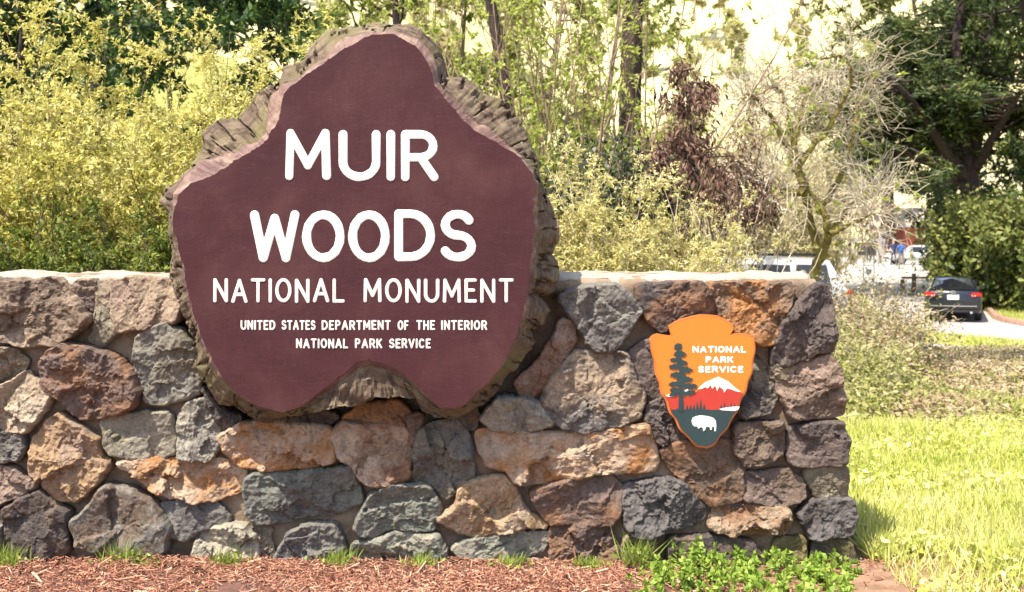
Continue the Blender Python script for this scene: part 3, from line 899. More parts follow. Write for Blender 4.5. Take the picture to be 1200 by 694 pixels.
    gv = np.stack([np.tile(np.cos(th) * 3.2, len(tv)), np.tile(np.sin(th) * 3.2, len(tv)), np.repeat(tv * 9.0, NA)], 1)
    ga.data.foreach_set("vector", gv.astype(np.float32).ravel())
    me.shade_smooth(); me.set_sharp_from_angle(angle=R(45))
    link("bark", me, m2, root)
    # ---- lettering
    mw = plain("white_letter_paint", (0.70, 0.66, 0.59), 0.7, var=0.12, scale=45)
    yf = YS - 0.0015

    def wx(px): return (px - CX) * YS / FPX
    def wz(py): return EYE + (HZ - py) * YS / FPX
    u = YS / FPX

    def text_line(items, y0, y1, wid, gap, hgt=0.0022):
        for word, x0, x1 in items:
            s = Strokes()
            s.word(word, wx(x0), wx(x1), wz(y0), wz(y1), wid * u, hgt, yf, gap)
            s.v = [(a - inv.x, b_ - inv.y, c_ - inv.z) for a, b_, c_ in s.v]
            s.build("lettering", mw, root)
    text_line([('M', 334, 388), ('U', 397, 446), ('I', 453, 464), ('R', 470, 514)], 152, 212, 10.2, 0.3)
    text_line([('W', 293, 351), ('O', 354, 404), ('O', 408, 457), ('D', 462, 510), ('S', 515, 558)], 246, 307, 10.6, 0.3)
    text_line([('NATIONAL', 250, 404), ('MONUMENT', 426, 602)], 326.5, 355, 4.1, 0.40)
    text_line([('UNITED', 282, 323), ('STATES', 330, 370), ('DEPARTMENT', 377, 458), ('OF', 466, 479), ('THE', 488, 510), ('INTERIOR', 517, 571)], 375.5, 387, 2.2, 0.46, 0.0016)
    text_line([('NATIONAL', 347, 408), ('PARK', 416, 448), ('SERVICE', 456, 505)], 397, 408.5, 2.2, 0.46, 0.0016)


build_sign()

# ------------------------------------------------------------------ the arrowhead emblem
def prism(pts, y0, y1, bevel=0.0):
    """extruded outline (x, z) between depth y1 (front) and y0 (back)"""
    bm = bmesh.new()
    area = sum(a[0] * b[1] - b[0] * a[1] for a, b in zip(pts, pts[1:] + pts[:1]))
    if area < 0: pts = pts[::-1]
    fv = [bm.verts.new((x, y1, z)) for x, z in pts]
    bv = [bm.verts.new((x, y0, z)) for x, z in pts]
    ff = bm.faces.new(fv)
    n = len(pts)
    for i in range(n):
        bm.faces.new((fv[i], bv[i], bv[(i + 1) % n], fv[(i + 1) % n]))
    bm.faces.new(bv[::-1])
    bmesh.ops.recalc_face_normals(bm, faces=bm.faces)
    if bevel:
        bmesh.ops.bevel(bm, geom=[e for e in ff.edges], offset=bevel, segments=2, affect='EDGES')
    bmesh.ops.triangulate(bm, faces=[f for f in bm.faces if len(f.verts) > 4])
    return bm


def bm_obj(name, bm, mat, parent=None, smooth=False):
    me = bpy.data.meshes.new(name)
    bm.to_mesh(me); bm.free()
    return link(name, me, mat, parent, smooth)


def build_emblem():
    YE = 4.955
    base = P(823, 525, YE)
    root = thing("park_emblem", "orange arrowhead shaped emblem plaque with tree, mountain and bison fixed on the stone wall", "emblem", base)

    def q(x, y):     # zoomed-study pixel -> local x, z
        p = P(740 + x / 3.65, 350 + y / 3.65, YE) - base
        return (p.x, p.z)
    O = [(75, 175), (88, 160), (108, 150), (140, 155), (170, 160), (164, 138), (156, 118), (185, 100), (220, 85), (262, 74), (300, 68), (340, 69), (372, 74), (405, 90), (430, 106), (440, 124), (434, 136), (424, 148), (455, 148), (485, 151), (512, 158), (527, 168), (531, 190), (530, 215), (526, 270), (511, 340), (481, 420), (440, 510), (400, 570), (360, 620), (322, 646), (285, 636), (240, 600), (200, 550), (160, 480), (130, 410), (110, 350), (95, 280), (85, 215)]
    R1 = resample_closed(O, 190)
    ang = np.linspace(0, 190 * 0.62, 190)
    cen = np.array([310, 330])
    d = R1 - cen; d /= np.linalg.norm(d, axis=1)[:, None]
    lower = np.clip((R1[:, 1] - 165) / 60, 0, 1)
    R1 = R1 + d * (2.6 * np.sin(ang) * (0.25 + lower))[:, None]
    edge = [q(*p) for p in R1]
    m_or = plain("orange_enamel", (0.631, 0.190, 0.023), 0.45, var=0.05, scale=12, spec=0.4)
    m_ed = plain("burnt_orange_edge", (0.52, 0.15, 0.03), 0.55, var=0.12, scale=30)
    bm = prism(edge, 0.02, 0.0, 0.004)
    bm_obj("plaque", bm, m_ed, root)
    # the flat field inside the carved rim
    R2 = R1 + (cen - R1) / np.linalg.norm(cen - R1, axis=1)[:, None] * 9.5
    bm_obj("orange_field", prism([q(*p) for p in R2], -0.0002, -0.0016), m_or, root)
    m_gr = plain("dark_green_enamel", (0.018, 0.042, 0.045), 0.45, var=0.1, scale=14)
    m_rd = plain("red_enamel", (0.42, 0.035, 0.022), 0.45, var=0.08, scale=14)
    m_wh = plain("white_enamel", (0.78, 0.74, 0.68), 0.45, var=0.04, scale=14)

    def inset(y, side):
        sub = R2[np.abs(R2[:, 1] - y) < 8]
        sub = sub[sub[:, 0] > 310] if side > 0 else sub[sub[:, 0] < 310]
        return sub[:, 0].mean()
    lo = R2[R2[:, 1] > 425]
    # lower outline from the left to the right edge through the tip
    def lower_path(y):
        pts = R2[R2[:, 1] > y]
        i = np.argsort(np.arctan2(pts[:, 0] - 310, pts[:, 1] - 300))
        return [tuple(p) for p in pts[i]]
    path = lower_path(405)
    red_top = [(490, 402), (470, 398), (440, 385), (415, 365), (395, 350), (372, 338), (350, 345), (325, 358), (300, 380), (270, 405), (240, 425), (215, 415), (180, 420), (150, 418), (133, 412)]
    red_low = [(x, y) for x, y in path if y < 500]
    L = [p for p in red_low if p[0] < 310]; Rr = [p for p in red_low if p[0] > 310]
    L.sort(key=lambda p: p[1]); Rr.sort(key=lambda p: -p[1])
    red = L + [(L[-1][0] + 5, 498)] + [(Rr[0][0] - 5, 498)] + Rr + [p for p in red_top if inset(max(p[1], 412), -1) < p[0] < inset(max(p[1], 412), 1)]
    bm_obj("mountain", prism([q(*p) for p in red], -0.0012, -0.0026), m_rd, root)
    gp = lower_path(470)
    tops = []
    r2 = random.Random(3)
    xr, xl = inset(478, 1) - 1, inset(478, -1) + 1
    xs = np.linspace(xr, xl, 40)
    for i, x in enumerate(xs):
        spike = 0
        if 372 < x < 460: spike = (i % 2) * r2.uniform(22, 40)
        elif 235 < x < 320: spike = (i % 2) * (24 + 26 * math.exp(-((x - 292) / 14) ** 2))
        elif x < 200: spike = (i % 2) * r2.uniform(3, 12)
        else: spike = (i % 2) * r2.uniform(0, 4)
        tops.append((float(x), 476 - spike))
    gpts = [p for p in gp if p[1] > 480] + tops
    bm_obj("meadow", prism([q(*p) for p in gpts], -0.0020, -0.0036), m_gr, root)
    snow = [(470, 400), (440, 378), (415, 355), (395, 345), (372, 334), (345, 345), (318, 356), (298, 372), (283, 388), (300, 386), (315, 378), (325, 384), (338, 370), (345, 386), (358, 372), (366, 396), (374, 376), (392, 388), (396, 402), (408, 384), (425, 388), (445, 396)]
    bm_obj("snow_cap", prism([q(*p) for p in snow], -0.0020, -0.0034), m_wh, root)
    bm_obj("lake", prism([q(*p) for p in [(375, 472), (400, 466), (435, 462), (462, 461), (456, 474), (440, 480), (405, 478), (385, 477)]], -0.0030, -0.0048), m_wh, root)
    bm_obj("snow_patch", prism([q(*p) for p in [(143, 416), (158, 409), (176, 411), (180, 419), (160, 420)]], -0.0022, -0.0034), m_wh, root)
    bm_obj("snow_ridge", prism([q(*p) for p in [(224, 393), (240, 386), (243, 392), (232, 398)]], -0.0042, -0.0066), m_wh, root)
    # tree: trunk and uneven foliage pads
    def pad(cx, cy, rx, ry, sd):
        r3 = random.Random(sd)
        n_ = 26
        return [(cx + rx * (1 + r3.uniform(-0.28, 0.22)) * math.cos(2 * math.pi * i / n_), cy + ry * (1 + r3.uniform(-0.3, 0.25)) * math.sin(2 * math.pi * i / n_)) for i in range(n_)]
    tr = bmesh.new()
    trunk = [(200, 482), (203, 400), (204, 300), (200, 215), (208, 215), (214, 300), (219, 400), (224, 482)]
    pieces = [trunk] + [pad(*a) for a in [(198, 205, 18, 15, 1), (205, 238, 27, 14, 2), (192, 262, 25, 10, 3), (218, 275, 24, 12, 4), (190, 292, 30, 11, 5), (232, 305, 27, 12, 6), (195, 325, 33, 12, 7), (225, 345, 38, 13, 8), (195, 365, 38, 12, 9), (248, 375, 32, 13, 10), (190, 392, 30, 11, 11), (232, 402, 40, 12, 12), (180, 410, 18, 8, 13)]]
    for i, pl in enumerate(pieces):
        b1 = prism([q(*p) for p in pl], -0.0032, -0.0050 - 0.00006 * i)
        tmp = bpy.data.meshes.new("t"); b1.to_mesh(tmp); b1.free(); tr.from_mesh(tmp); bpy.data.meshes.remove(tmp)
    bm_obj("tree_motif", tr, m_gr, root)
    bison = [(256, 522), (262, 508), (275, 503), (292, 499), (308, 500), (330, 503), (350, 510), (360, 522), (362, 545), (360, 566), (354, 567), (353, 548), (345, 546), (342, 560), (336, 561), (334, 548), (318, 548), (314, 562), (306, 566), (304, 552), (296, 549), (286, 556), (280, 546), (268, 546), (260, 538)]
    bm_obj("bison_motif", prism([q(*p) for p in bison], -0.0030, -0.0052), m_wh, root)
    def lz(y): return q(0, y)[1]
    def lx(x): return q(x, 0)[0]
    k = YE / FPX / 3.65
    for wd, x0, x1, y0, y1 in (('NATIONAL', 261, 491, 203, 233), ('PARK', 317, 436, 247, 276), ('SERVICE', 285, 479, 288, 318)):
        s = Strokes()
        s.word(wd, lx(x0), lx(x1), lz(y0), lz(y1), 8.2 * k, 0.0014, -0.0019, 0.40)
        s.build("lettering", m_wh, root)


build_emblem()

# ------------------------------------------------------------------ plants: twigs and leaves
class Tubes:
    def __init__(s): s.v, s.f, s.n = [], [], 0

    def add(s, pts, r0, r1, sides=5):
        pts = np.asarray(pts, float)
        k = len(pts)
        tan = np.gradient(pts, axis=0)
        tan /= np.linalg.norm(tan, axis=1)[:, None] + 1e-12
        ref = np.array([0.31, 0.17, 0.93]) if abs(tan[0][2]) < 0.8 else np.array([0.9, 0.3, 0.1])
        a = np.cross(tan, ref); a /= np.linalg.norm(a, axis=1)[:, None] + 1e-12
        b = np.cross(tan, a)
        rr = np.linspace(r0, r1, k) if np.isscalar(r0) else np.asarray(r0)
        ang = np.linspace(0, 2 * math.pi, sides, endpoint=False)
        ring = pts[:, None] + rr[:, None, None] * (np.cos(ang)[None, :, None] * a[:, None] + np.sin(ang)[None, :, None] * b[:, None])
        s.v.append(ring.reshape(-1, 3))
        i = s.n + np.arange(k - 1)[:, None] * sides; j = np.arange(sides)[None]; j1 = (j + 1) % sides
        s.f.append(np.stack([i + j, i + j1, i + sides + j1, i + sides + j], -1).reshape(-1, 4))
        s.n += k * sides

    def build(s, name, mat, parent):
        if not s.v: return None
        return link(name, mesh_np(name, np.vstack(s.v), np.vstack(s.f)), mat, parent, smooth=True)


class Leaves:
    def __init__(s, rg): s.p, s.d, s.l, s.w, s.rg = [], [], [], [], rg

    def add(s, pos, dirs, length, width, jl=0.35):
        n = len(pos)
        if n == 0: return
        s.p.append(np.asarray(pos)); s.d.append(np.asarray(dirs))
        k = 1 + s.rg.uniform(-jl, jl, n)
        s.l.append(length * k); s.w.append(width * k)

    def build(s, name, mat, parent):
        if not s.p: return None
        p = np.vstack(s.p); d = np.vstack(s.d); L = np.concatenate(s.l)[:, None]; W = np.concatenate(s.w)[:, None]
        d = d / (np.linalg.norm(d, axis=1)[:, None] + 1e-9)
        rv = s.rg.normal(0, 0.6, p.shape) + np.array([-0.25, -0.3, 0.85])
        sd = np.cross(d, rv); sd /= np.linalg.norm(sd, axis=1)[:, None] + 1e-9
        nr = np.cross(sd, d)
        v = np.stack([p, p + d * L * 0.45 + sd * W * 0.5 + nr * W * 0.15, p + d * L - nr * L * 0.12, p + d * L * 0.45 - sd * W * 0.5 + nr * W * 0.15], 1).reshape(-1, 3)
        f = np.arange(len(p) * 4).reshape(-1, 4)
        me = mesh_np(name, v, f)
        return link(name, me, mat, parent)


def walk(rg, start, direc, length, n, wig, pull=(0, 0, 0)):
    """a wandering twig"""
    d = np.array(direc, float); d /= np.linalg.norm(d)
    pts = [np.array(start, float)]
    st = length / n
    pull = np.array(pull, float)
    for i in range(n):
        d = d + rg.normal(0, wig, 3) + pull
        d /= np.linalg.norm(d)
        pts.append(pts[-1] + d * st)
    return np.array(pts)


def on_twig(pts, s):
    """points and directions at fractions s along a polyline of even steps"""
    k = len(pts) - 1
    x = np.clip(s * k, 0, k - 1e-6); i = x.astype(int); f = (x - i)[:, None]
    return pts[i] * (1 - f) + pts[i + 1] * f, (pts[i + 1] - pts[i])


def dress(rg, lv, pts, n, length, width, s0=0.15, spread=0.9, up=0.15):
    s = rg.uniform(s0, 1, n)
    p, d = on_twig(pts, s)
    d = d / (np.linalg.norm(d, axis=1)[:, None] + 1e-9)
    q = d * 0.6 + rg.normal(0, spread, (n, 3)) + np.array([0, 0, up])
    lv.add(p, q, length, width)


def shrub(name, label, cat, base, height, radius, stems, twigs, leaves, leaf, mat_l, mat_t, seed, group=None, wig=0.14,
          droop=-0.02, lean=(0, 0, 0), stem_r=0.012, low=0.1, sub=4, sublen=0.32, parts=("foliage", "stems")):
    """arching stems from one root, side twigs, leaves along the twigs"""
    rg = np.random.default_rng(seed)
    root = thing(name, label, cat, base, group=group)
    T, L = Tubes(), Leaves(rg)
    for i in range(stems):
        a = rg.uniform(0, 2 * math.pi); out = math.sqrt(rg.uniform(0, 1)) * radius / height
        d = np.array([math.cos(a) * out, math.sin(a) * out, 1.0]) + np.array(lean)
        h = height * rg.uniform(0.62, 1.0) * math.sqrt(1 + out * out) / (1 + 0.12 * out)
        st = walk(rg, np.array([math.cos(a), math.sin(a), 0]) * rg.uniform(0, 0.25) * radius, d, h, 9, wig * 0.5, (0, 0, droop))
        T.add(st, stem_r * rg.uniform(0.6, 1.2), stem_r * 0.22, 5)
        sp, sd = on_twig(st, rg.uniform(low, 1, twigs))
        for p, dd in zip(sp, sd):
            q = dd / np.linalg.norm(dd) * 0.7 + rg.normal(0, 0.6, 3)
            tl = sublen * height * rg.uniform(0.35, 1.0) * 0.5
            tw = walk(rg, p, q, tl, 5, wig, (0, 0, droop))
            T.add(tw, stem_r * 0.22, stem_r * 0.09, 3)
            dress(rg, L, tw, leaves, leaf[0], leaf[1])
            for _ in range(sub):
                p2, d2 = on_twig(tw, rg.uniform(0.2, 1, 1))
                t2 = walk(rg, p2[0], d2[0] / np.linalg.norm(d2[0]) * 0.7 + rg.normal(0, 0.6, 3), tl * rg.uniform(0.3, 0.6), 4, wig, (0, 0, droop))
                T.add(t2, stem_r * 0.12, stem_r * 0.06, 3)
                dress(rg, L, t2, leaves, leaf[0], leaf[1], 0.0)
    L.build(parts[0], mat_l, root)
    T.build(parts[1], mat_t, root)
    return root


M_yel = leaf_mat("yellow_green_leaf", [(0.24, 0.25, 0.05), (0.50, 0.47, 0.11), (0.68, 0.62, 0.20), (0.76, 0.70, 0.36)], 0.45)
M_yel2 = leaf_mat("straw_yellow_leaf", [(0.32, 0.30, 0.09), (0.56, 0.51, 0.19), (0.68, 0.61, 0.28), (0.78, 0.71, 0.48)], 0.42)
M_fern = leaf_mat("fresh_green_leaf", [(0.05, 0.09, 0.015), (0.12, 0.17, 0.025), (0.22, 0.26, 0.04), (0.34, 0.35, 0.07)], 0.35)
M_dark = leaf_mat("dark_laurel_leaf", [(0.010, 0.028, 0.012), (0.025, 0.06, 0.018), (0.05, 0.10, 0.025), (0.13, 0.20, 0.05)], 0.25, 0.4)
M_lime = leaf_mat("spring_lime_leaf", [(0.20, 0.26, 0.05), (0.34, 0.40, 0.08), (0.48, 0.50, 0.13)], 0.45)
M_dead = leaf_mat("dead_brown_leaf", [(0.03, 0.016, 0.016), (0.085, 0.042, 0.035), (0.17, 0.095, 0.07), (0.32, 0.22, 0.15)], 0.2, 0.8)
M_ivy = leaf_mat("shade_ivy_leaf", [(0.010, 0.014, 0.016), (0.018, 0.03, 0.018), (0.035, 0.06, 0.02), (0.12, 0.17, 0.04)], 0.2, 0.45)
M_con = leaf_mat("conifer_spray_leaf", [(0.012, 0.026, 0.014), (0.03, 0.055, 0.02), (0.075, 0.11, 0.03), (0.22, 0.24, 0.065)], 0.28)
M_bush = leaf_mat("roadside_bush_leaf", [(0.03, 0.05, 0.015), (0.08, 0.11, 0.025), (0.18, 0.20, 0.05), (0.32, 0.33, 0.10)], 0.3, patch=0.6)
M_pale = leaf_mat("pale_hill_leaf", [(0.34, 0.34, 0.13), (0.50, 0.48, 0.22), (0.62, 0.58, 0.32)], 0.45, patch=0.3)  # leaf tones paled to stand for bleaching light and haze on the hill
M_twig = bark_mat("grey_twig_bark", (0.11, 0.08, 0.055), (0.28, 0.21, 0.15), 12)
M_tan = bark_mat("tan_stem_bark", (0.20, 0.14, 0.09), (0.40, 0.29, 0.20), 10)
M_black = bark_mat("dark_trunk_bark", (0.022, 0.016, 0.018), (0.08, 0.055, 0.05), 3)
M_strw = bark_mat("pale_dry_twig", (0.52, 0.44, 0.32), (0.72, 0.63, 0.50), 14)
M_mossy = bark_mat("mossy_bark", (0.05, 0.035, 0.025), (0.16, 0.11, 0.07), 4, (0.30, 0.27, 0.05), 0.46)


def ground_at(px, Y):
    x = (px - CX) * Y / FPX
    return Vector((x, Y, float(terrain(x, Y)) - 0.02))


def top_h(py, Y, base):
    return EYE + (HZ - py) * Y / FPX - base.z


def pshrub(px, top, halfw, Y, *a, **k):
    b = ground_at(px, Y)
    name, label, cat = a[:3]
    return shrub(name, label, cat, b, top_h(top, Y, b), halfw * Y / FPX, *a[3:], **k)


# yellow flowering brush behind the wall, beside and behind the sign
pshrub(30, 90, 130, 7.6, "yellow_shrub", "tall yellow leaved shrub behind the wall under the dark laurel crown", "shrub", 46, 20, 17, (0.036, 0.015), M_yel, M_twig, 11, "yellow shrubs behind the wall", wig=0.24, droop=-0.05, sublen=0.36, stem_r=0.008, low=0.25)
pshrub(165, 5, 120, 8.2, "yellow_shrub", "tallest yellow leaved shrub, touching the sign's shouldered edge", "shrub", 46, 20, 17, (0.036, 0.015), M_yel, M_twig, 12, "yellow shrubs behind the wall", wig=0.24, droop=-0.05, sublen=0.36, stem_r=0.008, low=0.3)
pshrub(255, 60, 80, 9.0, "yellow_shrub", "smaller yellow leaved shrub half hidden by the sign top", "shrub", 34, 18, 15, (0.036, 0.015), M_yel, M_twig, 13, "yellow shrubs behind the wall", wig=0.24, droop=-0.05, sublen=0.36, stem_r=0.008, low=0.3)
pshrub(45, 225, 95, 6.6, "green_shrub", "low green feathery shrub behind the wall at the foot of the yellow one", "shrub", 22, 16, 12, (0.036, 0.014), M_fern, M_twig, 14, "low green shrubs behind the wall", low=0.45)
pshrub(150, 235, 80, 6.7, "green_shrub", "low green feathery shrub behind the wall close to the sign's bark", "shrub", 22, 16, 12, (0.036, 0.014), M_fern, M_twig, 15, "low green shrubs behind the wall", low=0.45)
pshrub(690, 180, 70, 7.4, "straw_yellow_shrub", "straw yellow twiggy shrub behind the wall next to the sign's bark", "shrub", 34, 18, 16, (0.028, 0.011), M_yel2, M_strw, 16, "straw yellow shrubs behind the wall", low=0.2, sublen=0.36, wig=0.17, stem_r=0.007)
pshrub(775, 205, 75, 7.6, "straw_yellow_shrub", "straw yellow twiggy shrub behind the wall above the orange emblem", "shrub", 34, 18, 16, (0.028, 0.011), M_yel2, M_strw, 17, "straw yellow shrubs behind the wall", low=0.2, sublen=0.36, wig=0.17, stem_r=0.007)
pshrub(812, 228, 28, 8.4, "straw_yellow_shrub", "smallest straw yellow shrub, nearest the white wagon's bonnet", "shrub", 20, 13, 9, (0.026, 0.010), M_yel2, M_strw, 18, "straw yellow shrubs behind the wall", low=0.2, sublen=0.36, wig=0.17, stem_r=0.007)


# ---- trees with a crown of leaves
def tree(name, label, base, height, trunk_r, crown, mat_l, mat_t, seed, limbs=12, twigs=9, leaves=26, leaf=(0.10, 0.05), lean=(0, 0, 0),
         first=0.35, group=None, cat="tree", wig=0.08, droop=0.0, spread=1.0, extra_trunks=0, sub=2, clump=0.5):
    rg = np.random.default_rng(seed)
    root = thing(name, label, cat, base, group=group)
    T, L = Tubes(), Leaves(rg)
    trunks = []
    for i in range(1 + extra_trunks):
        ln = np.array(lean) + (rg.normal(0, 0.28, 3) * np.array([1, 1, 0]) if i else 0)
        t = walk(rg, rg.normal(0, trunk_r * 0.6, 3) * np.array([1, 1, 0]) * (i > 0), np.array([0, 0, 1.0]) + ln, height * (1 if i == 0 else rg.uniform(0.7, 0.95)), 12, wig * 0.4)
        r = trunk_r * (1 if i == 0 else 0.65)
        T.add(t, r * np.linspace(1.0, 0.14, 13) * (1 + 0.35 * np.exp(-np.arange(13) * 1.5)), None, 9)
        trunks.append(t)
    for t in trunks:
        for s in np.linspace(first, 0.98, limbs):
            p, d = on_twig(t, np.array([s + rg.uniform(-0.02, 0.02)]))
            a = rg.uniform(0, 2 * math.pi)
            ln = crown * (0.55 + 0.45 * math.sin(math.pi * min(1, (1 - s) / (1 - first) * 0.85 + 0.12))) * rg.uniform(0.6, 1.1)
            dr = np.array([math.cos(a), math.sin(a), rg.uniform(0.1, 0.7)])
            lb = walk(rg, p[0], dr, ln, 7, wig * 1.6, (0, 0, droop))
            T.add(lb, trunk_r * 0.28 * (1.1 - s * 0.6), trunk_r * 0.05, 5)
            sp, sd = on_twig(lb, rg.uniform(0.25, 1.0, twigs))
            for pp, dd in zip(sp, sd):
                q = dd / np.linalg.norm(dd) * 0.6 + rg.normal(0, 0.55, 3)
                tw = walk(rg, pp, q, ln * clump * rg.uniform(0.3, 0.8), 4, wig * 2, (0, 0, droop))
                T.add(tw, trunk_r * 0.06, trunk_r * 0.02, 3)
                dress(rg, L, tw, leaves, leaf[0], leaf[1], 0.1, spread)
                for _ in range(sub):
                    p2, d2 = on_twig(tw, rg.uniform(0.3, 1, 1))
                    t2 = walk(rg, p2[0], d2[0] / np.linalg.norm(d2[0]) + rg.normal(0, 0.7, 3), ln * clump * 0.35, 3, wig * 2, (0, 0, droop))
                    T.add(t2, trunk_r * 0.03, trunk_r * 0.015, 3)
                    dress(rg, L, t2, leaves, leaf[0], leaf[1], 0.0, spread)
    L.build("crown", mat_l, root)
    T.build("trunk", mat_t, root)
    return root


def ptree(px, top, Y, *a, **k):
    b = ground_at(px, Y)
    return tree(a[0], a[1], b, top_h(top, Y, b), *a[2:], **k)


DG = "dark evergreen trees behind the yellow shrubs"
ptree(15, -120, 12.5, "laurel_tree", "dark glossy laurel tree rising over the yellow shrub in the corner", 0.07, 1.9, M_dark, M_black, 21, limbs=24, first=0.3, leaf=(0.11, 0.045), leaves=26, group=DG)
ptree(330, -90, 12.5, "laurel_tree", "dark glossy laurel tree rising just behind the sign top", 0.07, 1.7, M_dark, M_black, 22, limbs=24, first=0.25, leaf=(0.10, 0.042), leaves=26, group=DG)
ptree(120, -150, 19, "laurel_tree", "dark laurel tree deeper in the wood between the two nearer laurels", 0.18, 3.0, M_dark, M_black, 23, limbs=16, first=0.25, leaf=(0.15, 0.06), leaves=26, group=DG)
ptree(470, -130, 21, "laurel_tree", "dark laurel tree deeper in the wood behind the tan stemmed saplings", 0.18, 2.6, M_fern, M_black, 24, limbs=14, first=0.3, leaf=(0.13, 0.055), leaves=10, group=DG)
ptree(-60, -150, 15, "laurel_tree", "dark laurel tree at the wood's end past the wall", 0.16, 2.6, M_dark, M_black, 25, limbs=14, first=0.25, leaf=(0.14, 0.055), leaves=15, group=DG)


WG = "young trees in the wood behind the saplings"
M_wood = leaf_mat("woodland_leaf", [(0.06, 0.09, 0.02), (0.14, 0.18, 0.04), (0.28, 0.31, 0.08), (0.44, 0.44, 0.14)], 0.4, patch=0.5)
for px_, top_, Y_, lab_ in ((430, -60, 24, "young leafy tree in the wood straight over the sign top"), (540, -40, 27, "young leafy tree in the wood above the sign's bark shoulder"),
                            (625, -80, 25, "young leafy tree in the wood behind the leaning dark trunk"), (700, -20, 29, "young leafy tree in the wood just before the upright dark trunk"),
                            (350, -60, 30, "young leafy tree in the wood behind the nearer laurel"), (60, -60, 27, "young leafy tree in the wood behind the corner laurel"), (200, -60, 28, "young leafy tree in the wood behind the tallest yellow shrub")):
    ptree(px_, top_, Y_, "woodland_tree", lab_, 0.13, 2.3, M_wood, M_twig, 200 + px_, limbs=15, twigs=8, first=0.08, leaf=(0.17, 0.09), leaves=13, group=WG)


# ---- many-stemmed saplings with small lime leaves
def sapling(name, label, px, Y, height, stems, fan, seed, mat_l=M_lime, mat_t=M_tan, group=None, r=0.018, leaves=10, leaf=(0.055, 0.026), side=9, lean=0.0):
    rg = np.random.default_rng(seed)
    b = ground_at(px, Y)
    root = thing(name, label, "sapling", b, group=group)
    T, L = Tubes(), Leaves(rg)
    for i in range(stems):
        d = np.array([rg.normal(lean, fan), rg.normal(0, fan * 0.6), 1.0])
        h = height * rg.uniform(0.6, 1.0)
        st = walk(rg, rg.normal(0, 0.10, 3) * np.array([1, 1, 0]), d, h, 12, 0.06, (0, 0, 0.02))
        T.add(st, r * rg.uniform(0.5, 1.3), r * 0.2, 6)
        sp, sd = on_twig(st, rg.uniform(0.3, 1, side))
        for p, dd in zip(sp, sd):
            tw = walk(rg, p, dd / np.linalg.norm(dd) * 0.9 + rg.normal(0, 0.45, 3), h * rg.uniform(0.08, 0.26), 6, 0.13, (0, 0, 0.03))
            T.add(tw, r * 0.28, r * 0.10, 4)
            dress(rg, L, tw[-3:], leaves, leaf[0], leaf[1], 0.1, 0.8)
            for _ in range(2):
                p2, d2 = on_twig(tw, rg.uniform(0.3, 1, 1))
                t2 = walk(rg, p2[0], d2[0] / np.linalg.norm(d2[0]) + rg.normal(0, 0.5, 3), h * 0.06, 4, 0.15)
                T.add(t2, r * 0.16, r * 0.08, 3)
                dress(rg, L, t2[-2:], leaves, leaf[0], leaf[1], 0.3, 0.8)
    L.build("foliage", mat_l, root)
    T.build("stems", mat_t, root)
    return root


SG = "many stemmed saplings behind the sign"
sapling("elder_sapling", "tan many stemmed sapling with lime leaves right behind the sign's bark shoulder", 615, 10.5, 4.6, 12, 0.16, 31, group=SG)
sapling("elder_sapling", "tan many stemmed sapling with lime leaves fanning out beside the dark trunk", 690, 10.0, 4.6, 13, 0.20, 32, group=SG)
sapling("elder_sapling", "tan many stemmed sapling above the sign top, leaning to the laurel", 500, 11.5, 5.0, 11, 0.20, 33, group=SG)
sapling("elder_sapling", "thin sapling farther back between the two thick dark trunks", 660, 14.5, 6.0, 12, 0.22, 34, group=SG, mat_t=M_twig, leaf=(0.07, 0.03))
sapling("elder_sapling", "loose sapling with few lime leaves just past the thick upright dark trunk", 770, 13.0, 5.0, 7, 0.28, 35, group=SG, mat_t=M_twig, leaves=5, lean=0.1)


# ---- two thick dark trunks among the saplings
def pine(name, label, px0, py0, px1, Y, r, height, seed):
    rg = np.random.default_rng(seed)
    b = ground_at(px0, Y)
    lean = ((px1 - px0) * Y / FPX) / max(0.1, top_h(0, Y, b))
    return tree(name, label, b, height, r, 3.2, M_con, M_black, seed, limbs=16, first=0.6, leaf=(0.16, 0.05), leaves=16, lean=(lean, 0, 0), droop=-0.05, wig=0.05, group="tall dark pines in the wood")


pine("pine_tree", "thick upright dark pine trunk among the tan saplings", 730, 140, 738, 15, 0.19, 15, 41)
pine("pine_tree", "dark pine trunk leaning behind the sapling next to the sign", 640, 120, 572, 16, 0.12, 13, 42)


